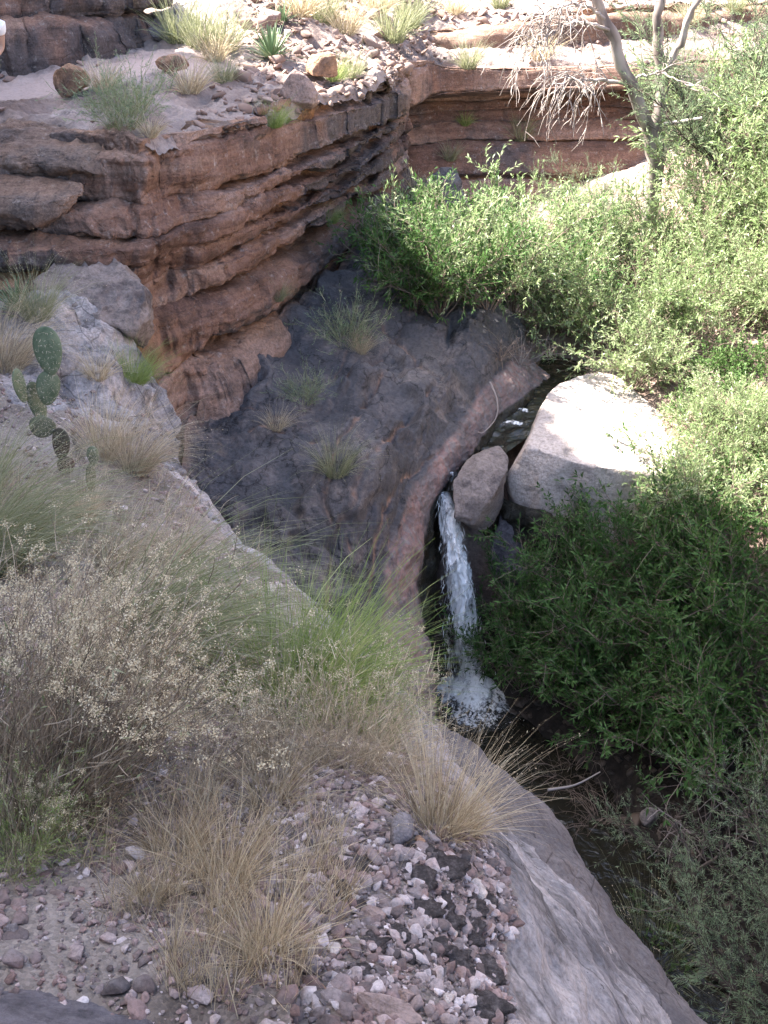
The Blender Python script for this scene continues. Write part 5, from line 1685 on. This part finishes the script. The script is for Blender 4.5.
bank(650, 7.0, 'greenish', 1.9, 'yellow green tussock between the smooth rock and the corner tamarisk')
bank(635, 7.4, 'low1', 0.7, 'leafy green plant at the stream edge beside the smooth rock', rz=0.2)
bank(665, 7.0, 'low0', 0.7, 'small leafy plant between the yellow green tussock and the bare sapling', rz=0.2)

# ------------------------------------------------------------------ prickly pear
def pad(parent, px, py, D, w, h, tilt, turn, age, seed):
    r2 = np.random.RandomState(seed)
    V, Fc = ico(4)
    q = V.copy()
    q[:, 0] *= (0.5 * w) * (1 + 0.18 * q[:, 2])
    q[:, 1] *= 0.011 + 0.006 * (1 - q[:, 0] ** 2 / (w * w))
    q[:, 2] *= 0.5 * h
    m = np.array((Matrix.Rotation(turn, 3, 'Z') @ Matrix.Rotation(tilt, 3, 'Y')))
    c = at(px, py, D) - np.array(parent.location)
    Q = q @ m.T + c
    o = link('pad', mesh_from('pad', Q, Fc, M['cactus'], {'age': np.clip(age + 0.3 * age * fbm(Q, 8, 2, seed), 0, 1)}), parent)
    # spines at a grid of areoles
    B, Dn = [], []
    for a in np.arange(-0.45, 0.46, 0.14):
        for b_ in np.arange(-0.46, 0.47, 0.12):
            if (a / 0.46) ** 2 + (b_ / 0.48) ** 2 < 1:
                for sgn in (-1, 1):
                    ja, jb = r2.randn(2) * 0.018
                    for _ in range(4):
                        B.append([(a + ja + 0.03 * (round(b_ / 0.12) % 2)) * w, sgn * 0.013, (b_ + jb) * h])
                        Dn.append([r2.randn() * 0.6, sgn, r2.randn() * 0.6])
    for a in np.linspace(0, 6.28, 26):
        for _ in range(3):
            B.append([0.5 * w * math.cos(a) * (1 + 0.18 * math.sin(a)), 0, 0.5 * h * math.sin(a)])
            Dn.append([math.cos(a) + r2.randn() * 0.3, r2.randn() * 0.4, math.sin(a) + r2.randn() * 0.3])
    B, Dn = np.array(B) @ m.T + c, np.array(Dn) @ m.T
    k = len(B)
    tag(link('spines', leaf_mesh('spines', B, Dn, r2.uniform(0.012, 0.03, k), np.full(k, 0.0009), np.zeros(k), M['spine'], r2, 0, 0), o), kind='stuff')


p0, _, d0 = hit(62, 470, S)
cD = p0.y
ct = tag(empty('prickly_pear', p0), 'prickly pear cactus of stacked oval pads on the left slope, one lower pad brown', 'cactus')
k_ = d0 / F
for i, (px, py, w, h, tl, tr, ag) in enumerate([(48, 351, 25, 46, 0.0, 0.1, 0), (48, 388, 21, 34, 0.2, 0.25, 0.05), (37, 402, 17, 42, -0.15, 0.7, 0.1), (42, 427, 24, 22, 0.5, 0.3, 0.35), (61, 444, 20, 34, 0.25, -0.4, 0.95), (20, 386, 18, 36, -0.25, 1.35, 0.0), (66, 466, 16, 20, 0.1, 0.3, 0.9)]):
    pad(ct, px, py, cD + (0.10 if i == 2 else 0.0), w * k_, h * k_, tl, tr, ag, i)
p0, _, d0 = hit(90, 490, S)
ct = tag(empty('prickly_pear', p0), 'small prickly pear with one upright green pad right of the larger cactus', 'cactus')
k_ = d0 / F
pad(ct, 93, 456, p0.y, 11 * k_, 20 * k_, 0.0, 0.3, 0.1, 20)
pad(ct, 91, 478, p0.y, 11 * k_, 30 * k_, 0.1, 0.8, 0.4, 21)

# ------------------------------------------------------------------ forked tree with dead boughs
base = at(656, 168, 18.3)
gd = drop(base[0], 18.3, ('ground',))
tr_ = tag(empty('forked_tree', (base[0], 18.3, gd.z)), 'bare grey tree with two tall forks and hanging dead branches in the sunny thicket', 'tree')
tb = np.array(tr_.location)
r2 = np.random.RandomState(9)


def limb(pl, r0, r1, n=26, jit=0.02):
    q = cr(np.array([at(*a) for a in pl]), n) - tb
    q = q + r2.randn(n, 3) * jit
    return (q, np.linspace(r0, r1, n) * (1 + 0.06 * r2.randn(n)), r2.uniform(0.45, 1))


def part_tubes(name, lines, sides):
    V, Q, T = tubes(lines, sides)
    V = V + 0.012 * np.stack([fbm(V, 5, 3, s_) for s_ in (1, 2, 3)], -1)
    return link(name, mesh_from(name, V, Q, M['bark'], {'tint': np.clip(T + 0.0 + 0.6 * fbm(V, 8, 4, 4, 0.7, False, (1, 1, 0.25)), 0, 1)}), tr_)


low = list(tb + np.array([0, 0, -0.2]))
l1 = limb([(657, 170, 18.3), (650, 135, 18.2), (634, 92, 18.0), (619, 55, 17.9), (605, 20, 17.8), (594, -12, 17.7), (584, -60, 17.5), (560, -130, 17.3)], 0.125, 0.06)
l1[0][0] = [0, 0, -0.2]
part_tubes('trunk', [l1], 10)
l2 = limb([(659, 168, 18.4), (656, 130, 18.4), (661, 85, 18.4), (657, 40, 18.4), (660, 0, 18.4), (664, -50, 18.4), (655, -130, 18.5)], 0.115, 0.06)
l2[0][0] = [0.02, 0.05, -0.2]
part_tubes('trunk', [l2], 10)
part_tubes('limb', [limb([(660, 88, 18.4), (668, 66, 18.3), (682, 36, 18.2), (697, 0, 18.1), (715, -50, 18.0), (740, -120, 18)], 0.075, 0.04)], 8)


def bough(pl, r0, n_tw, down, seed):
    r3 = np.random.RandomState(seed)
    m = limb(pl, r0, 0.008, 24, 0.012)
    L = [m]
    q = m[0]
    for _ in range(n_tw):
        j = r3.randint(5, 23)
        b = q[j].copy()
        e = unit(unit(q[j] - q[j - 1]) * 0.8 + r3.randn(3) * 0.55 + np.array([0, 0, 0.1]))
        l_ = r3.uniform(0.35, 1.15)
        w = [b]
        for i in range(8):
            e = unit(e + r3.randn(3) * 0.16 + np.array([0, 0, -down * 0.14 * (i + 1) / 2]))
            b = b + e * l_ / 8
            w.append(b)
        w = np.array(w)
        L.append((w, np.linspace(0.010, 0.003, 9), r3.uniform(0.5, 1)))
        for _ in range(3):
            j2 = r3.randint(2, 8)
            b2 = w[j2].copy()
            e2 = unit(unit(w[j2] - w[j2 - 1]) + r3.randn(3) * 0.5)
            w2 = [b2]
            l2_ = l_ * r3.uniform(0.2, 0.5)
            for i in range(4):
                e2 = unit(e2 + r3.randn(3) * 0.18 + np.array([0, 0, -down * 0.15]))
                b2 = b2 + e2 * l2_ / 4
                w2.append(b2)
            L.append((np.array(w2), np.linspace(0.007, 0.003, 5), r3.uniform(0.5, 1)))
    part_tubes('dead_bough', L, 5)


bough([(610, 32, 17.8), (590, 24, 17.6), (566, 26, 17.4), (545, 38, 17.2), (532, 52, 17.1)], 0.035, 36, 1.0, 1)
bough([(632, 85, 18.0), (605, 80, 17.9), (580, 80, 17.7), (562, 76, 17.5), (552, 84, 17.4)], 0.035, 34, 1.0, 2)
bough([(606, 20, 17.8), (590, 8, 17.6), (572, 4, 17.4), (552, 10, 17.3), (535, 22, 17.2)], 0.03, 26, 0.9, 3)
bough([(636, 78, 18.1), (650, 74, 18.0), (664, 74, 17.9), (680, 82, 17.7), (700, 92, 17.5)], 0.028, 8, 0.3, 4)
V, Q, T = tubes([(np.array([at(664, 124, 17.8), at(680, 122, 17.7), at(702, 118, 17.6)]), np.array([0.03, 0.035, 0.025]), 0.95)], 7)
tag(link('fallen_branch', mesh_from('fallen_branch', V, Q, M['bark'], {'tint': T})), 'bleached fallen branch caught in the shrubs right of the tree foot', 'branch')
q = cr(np.array([at(548, 790, 8.6), at(575, 785, 8.7), at(600, 772, 8.9)]), 9)
V, Q, T = tubes([(q, np.linspace(0.016, 0.008, 9), 0.8)], 6)
tag(link('fallen_branch', mesh_from('fallen_branch', V, Q, M['bark'], {'tint': T})), 'thin pale stick lying across the dim stream bed below the twig tangle', 'branch')
q = cr(np.array([at(490, 382, 13.0), at(497, 400, 12.8), at(496, 418, 12.7), at(484, 432, 12.6), at(478, 432, 12.6)]), 14)
V, Q, T = tubes([(q, np.linspace(0.014, 0.006, 14), 0.7)], 6)
tag(link('fallen_branch', mesh_from('fallen_branch', V, Q, M['bark'], {'tint': T})), 'curved bare stick dangling into the channel above the waterfall', 'branch')

# ------------------------------------------------------------------ waterfall
lipP, footP = at(443, 489, 11.85), at(470, 690, 11.15)
wf = tag(empty('waterfall', footP), 'white waterfall dropping from the rock slot into the dark pool', 'waterfall')
r2 = np.random.RandomState(21)


def fall_sheet(name, off, w0, w1, nu=220, nv=40, seed=0, t0=0.0, dens=0.0):
    tt = np.linspace(t0, 1, nu)
    c = lipP[None] + (footP - lipP)[None] * tt[:, None]
    c[:, 2] = lipP[2] + (footP[2] - lipP[2]) * (0.25 * tt + 0.75 * tt ** 1.35)
    c[:, 0] = lipP[0] + (footP[0] - lipP[0]) * tt ** 0.9
    c[:, 1] += -0.20 * np.sin(tt * math.pi) + off
    vv_ = np.linspace(-1, 1, nv)
    w = (w0 + (w1 - w0) * tt ** 1.6) * (1 + 0.35 * fbm(np.stack([tt * 5, 0 * tt + seed, 0 * tt], 1), 1.0, 3, 77))
    P = np.repeat(c[:, None], nv, 1)
    P[..., 0] += vv_[None] * w[:, None]
    P[..., 1] += 0.6 * w[:, None] * (vv_[None] ** 2)
    n1 = fbm(P + seed, 1.0, 4, 30 + seed, 0.6, False, (9, 9, 2.0))
    P[..., 0] += 0.05 * fbm(P + 3 * seed, 1.0, 3, 40 + seed, 0.5, False, (3, 3, 2.2))
    P[..., 1] += 0.07 * n1
    dn = dens + 0.30 - 0.75 * np.abs(vv_[None]) ** 2.0 + 0.65 * n1 + 0.12 * tt[:, None]
    me = mesh_from(name, P.reshape(-1, 3) - footP, grid_faces(nu, nv), M['fall'], {'dens': dn})
    return link(name, me, wf)


fall_sheet('falling_water', 0.0, 0.10, 0.21, seed=1, dens=0.16)
fall_sheet('falling_water', -0.10, 0.07, 0.18, seed=2, dens=0.1)
fall_sheet('falling_water', 0.12, 0.11, 0.25, seed=3, dens=0.05)
fall_sheet('falling_water', 0.30, 0.02, 0.62, seed=4, t0=0.45, dens=-0.12)
# strands and droplets
n = 1100
tt = r2.rand(n) ** 0.8
c = lipP[None] + (footP - lipP)[None] * tt[:, None]
c[:, 2] = lipP[2] + (footP[2] - lipP[2]) * (0.25 * tt + 0.75 * tt ** 1.35)
c[:, 1] += -0.2 * np.sin(tt * math.pi) + r2.randn(n) * 0.08
c[:, 0] += r2.randn(n) * (0.05 + 0.12 * tt ** 1.5)
D = np.stack([r2.randn(n) * 0.25, r2.randn(n) * 0.25, -np.ones(n)], 1)
tag(link('droplets', leaf_mesh('droplets', c - footP, D, r2.uniform(0.05, 0.2, n), r2.uniform(0.002, 0.007, n), r2.rand(n), M['foam'], r2, 0.5, 0), wf), kind='stuff')
# splash: mound of foam and thrown drops
nr, na = 60, 120
rr, aa = np.meshgrid(np.linspace(0, 1, nr), np.linspace(0, 2 * math.pi, na), indexing='ij')
X = rr * 0.68 * np.cos(aa) * (1 + 0.15 * np.sin(3 * aa))
Y = rr * 0.75 * np.sin(aa)
P = np.stack([X, Y, 0 * X], -1)
P[..., 2] = 0.30 * np.exp(-(rr / 0.42) ** 2) + 0.05 * (1 - rr) * (0.5 + fbm(P, 6, 4, 61, 0.6)) + 0.012
dn = 0.68 - 0.95 * rr ** 1.5 + 0.25 * fbm(P, 7, 4, 62, 0.6)
P = P + np.array([0.10, -0.10, 0])
link('foam', mesh_from('foam', P.reshape(-1, 3), grid_faces(nr, na), M['fall'], {'dens': dn}), wf)
n = 2600
a = r2.uniform(0, 6.283, n)
r_ = np.abs(r2.randn(n)) * 0.30
c = np.stack([np.cos(a) * r_, np.sin(a) * r_ * 1.2 - 0.1, np.abs(r2.randn(n)) * 0.30 * np.exp(-r_ / 0.25) + 0.01], 1)
tag(link('splash', leaf_mesh('splash', c, r2.randn(n, 3), r2.uniform(0.008, 0.022, n), r2.uniform(0.0015, 0.004, n), r2.rand(n), M['foam'], r2, 0.5, 0), wf), kind='stuff')
wf.location.z = -8.68
# small white riffles on the stream above
for px, py, D_, w, lb in [(513, 428, 13.1, 0.20, 'small white riffle where the stream slides past the pale boulder'), (522, 415, 13.5, 0.16, 'upper white riffle in the narrow stream under the twigs'), (448, 478, 12.0, 0.12, 'thin white ripple at the lip of the waterfall')]:
    X, Y = np.meshgrid(np.linspace(-1, 1, 30), np.linspace(-1, 1, 30), indexing='ij')
    P = np.stack([X * w, Y * w * 0.5, 0 * X], -1)
    P[..., 2] = 0.05 * np.exp(-(X ** 2 + Y ** 2) * 1.5) + 0.02 * fbm(P, 14, 3, 5)
    o = link('riffle', mesh_from('riffle', P.reshape(-1, 3), grid_faces(30, 30), M['fall'], {'dens': 0.35 - 0.8 * (X ** 2 + Y ** 2) + 0.3 * fbm(P, 18, 3, 8)}))
    o.location = at(px, py, D_) + np.array([0, 0, 0.05])
    tag(o, lb, 'riffle')

# ------------------------------------------------------------------ walker at the left edge of the picture
gx_ = at(-27, 100, 12.2)[0]
g = drop(gx_, 12.2, ('hill', 'cliff'))
pe = tag(empty('person', g, R(8), 1.0, (0, R(13))), 'dark haired walker in white shirt at the left edge of the picture', 'person')


def skin(name, verts, edges, rad, mat, root=0, sub=2):
    me = bpy.data.meshes.new(name)
    me.from_pydata(verts, edges, [])
    me.materials.append(M[mat])
    o = link(name, me, pe)
    o.modifiers.new('skin', 'SKIN')
    o.modifiers.new('sub', 'SUBSURF').levels = sub
    o.modifiers['sub'].render_levels = sub
    o.modifiers['skin'].use_smooth_shade = True
    for i, r_ in enumerate(rad):
        sv = me.skin_vertices[0].data[i]
        sv.radius = r_ if hasattr(r_, '__len__') else (r_, r_)
        sv.use_root = i == root
    return o


H = 1.5 / 1.7
v = [(0, 0, .95), (0, 0, 1.15), (0, .01, 1.36), (0, .0, 1.46), (0, -.03, 1.56), (0, -.05, 1.63),
     (.17, .0, 1.38), (.19, .05, 1.12), (.13, -.14, .98), (.10, -.20, .94), (-.17, .0, 1.38), (-.24, -.02, 1.12), (-.25, -.16, .92), (-.255, -.2, .84),
     (.09, 0, .88), (.10, -.06, .48), (.10, .04, .09), (.10, -.10, .04), (-.09, 0, .88), (-.10, .06, .48), (-.10, .16, .10), (-.10, .04, .05)]
e = [(0, 1), (1, 2), (2, 3), (3, 4), (4, 5), (2, 6), (6, 7), (7, 8), (8, 9), (2, 10), (10, 11), (11, 12), (12, 13), (0, 14), (14, 15), (15, 16), (16, 17), (0, 18), (18, 19), (19, 20), (20, 21)]
rd = [(.13, .10), (.13, .10), (.13, .09), .052, .085, .085, .055, .042, .034, .03, .055, .042, .034, .03, .085, .055, .04, .035, .085, .055, .04, .035]
v = [tuple(c_ * H for c_ in p_) for p_ in v]
skin('body', v, e, [tuple(x * H for x in r_) if hasattr(r_, '__len__') else r_ * H for r_ in rd], 'skin')
for s_ in (-1, 1):
    for j, fl in enumerate((.07, .08, .085, .075)):
        b = np.array([.10 * H if s_ > 0 else -.262 * H, (-.21 if s_ > 0 else -.21) * H, (.92 if s_ > 0 else .80) * H])
        skin('finger', [tuple(b + np.array([0, (j - 1.5) * .02, .01])), tuple(b + np.array([-s_ * .006, (j - 1.5) * .021, -fl * .5])), tuple(b + np.array([-s_ * .02, (j - 1.5) * .021, -fl]))], [(0, 1), (1, 2)], [.0095, .0085, .007], 'skin', 0, 1)
    skin('thumb', [tuple(b + np.array([0, -.02, .02])), tuple(b + np.array([-s_ * .01, -.05, -.02])), tuple(b + np.array([-s_ * .02, -.055, -.045]))], [(0, 1), (1, 2)], [.011, .0095, .008], 'skin', 0, 1)
sv_ = [v[0], v[1], v[2], (0, .005, 1.42 * H), v[6], tuple((np.array(v[6]) + np.array(v[7])) / 2), v[10], tuple((np.array(v[10]) + np.array(v[11])) / 2)]
skin('shirt', sv_, [(0, 1), (1, 2), (2, 3), (2, 4), (4, 5), (2, 6), (6, 7)], [(.145, .12), (.15, .12), (.15, .108), .07, .075, .075, .075, .075], 'shirt')
skin('shorts', [(0, 0, .92 * H), v[14], tuple(np.array(v[15]) * np.array([1.05, 1, 1.1])), v[18], tuple(np.array(v[19]) * np.array([1.05, 1, 1.1]))], [(0, 1), (1, 2), (0, 3), (3, 4)], [(.14, .115), .10, .085, .10, .085], 'shorts')
for ib in (16, 20):
    skin('boot', [v[ib], tuple(np.array(v[ib]) + np.array([0, 0, -.04])), tuple(np.array(v[ib + 1]) + np.array([0, -.03, -.0]))], [(0, 1), (1, 2)], [.05, .052, .042], 'boot')
V, Fc = ico(4)
q = V * np.array([.098, .112, .118]) * H
keep = ~((q[:, 1] < -.035) & (q[:, 2] < .055))
q[~keep] *= 0.80
q = q * (1 + 0.07 * fbm(q, 26, 3, 4))[:, None] + np.array([0, -.028, 1.605]) * H
link('hair', mesh_from('hair', q, Fc, M['hair']), pe)
for s_ in (-1, 1):
    q = ico(2)[0] * np.array([.012, .010, .010]) + np.array([s_ * .032, -.128, 1.59 * H])
    link('eye', mesh_from('eye', q, ico(2)[1], M['hair']), pe)
    q = ico(2)[0] * np.array([.010, .018, .028]) + np.array([s_ * .083, -.03, 1.585 * H])
    link('ear', mesh_from('ear', q, ico(2)[1], M['skin']), pe)
q = ico(2)[0] * np.array([.014, .022, .022]) + np.array([0, -.128, 1.565 * H])
link('nose', mesh_from('nose', q, ico(2)[1], M['skin']), pe)
q = ico(2)[0] * np.array([.024, .008, .007]) + np.array([0, -.118, 1.53 * H])
link('mouth', mesh_from('mouth', q, ico(2)[1], M['shorts']), pe)
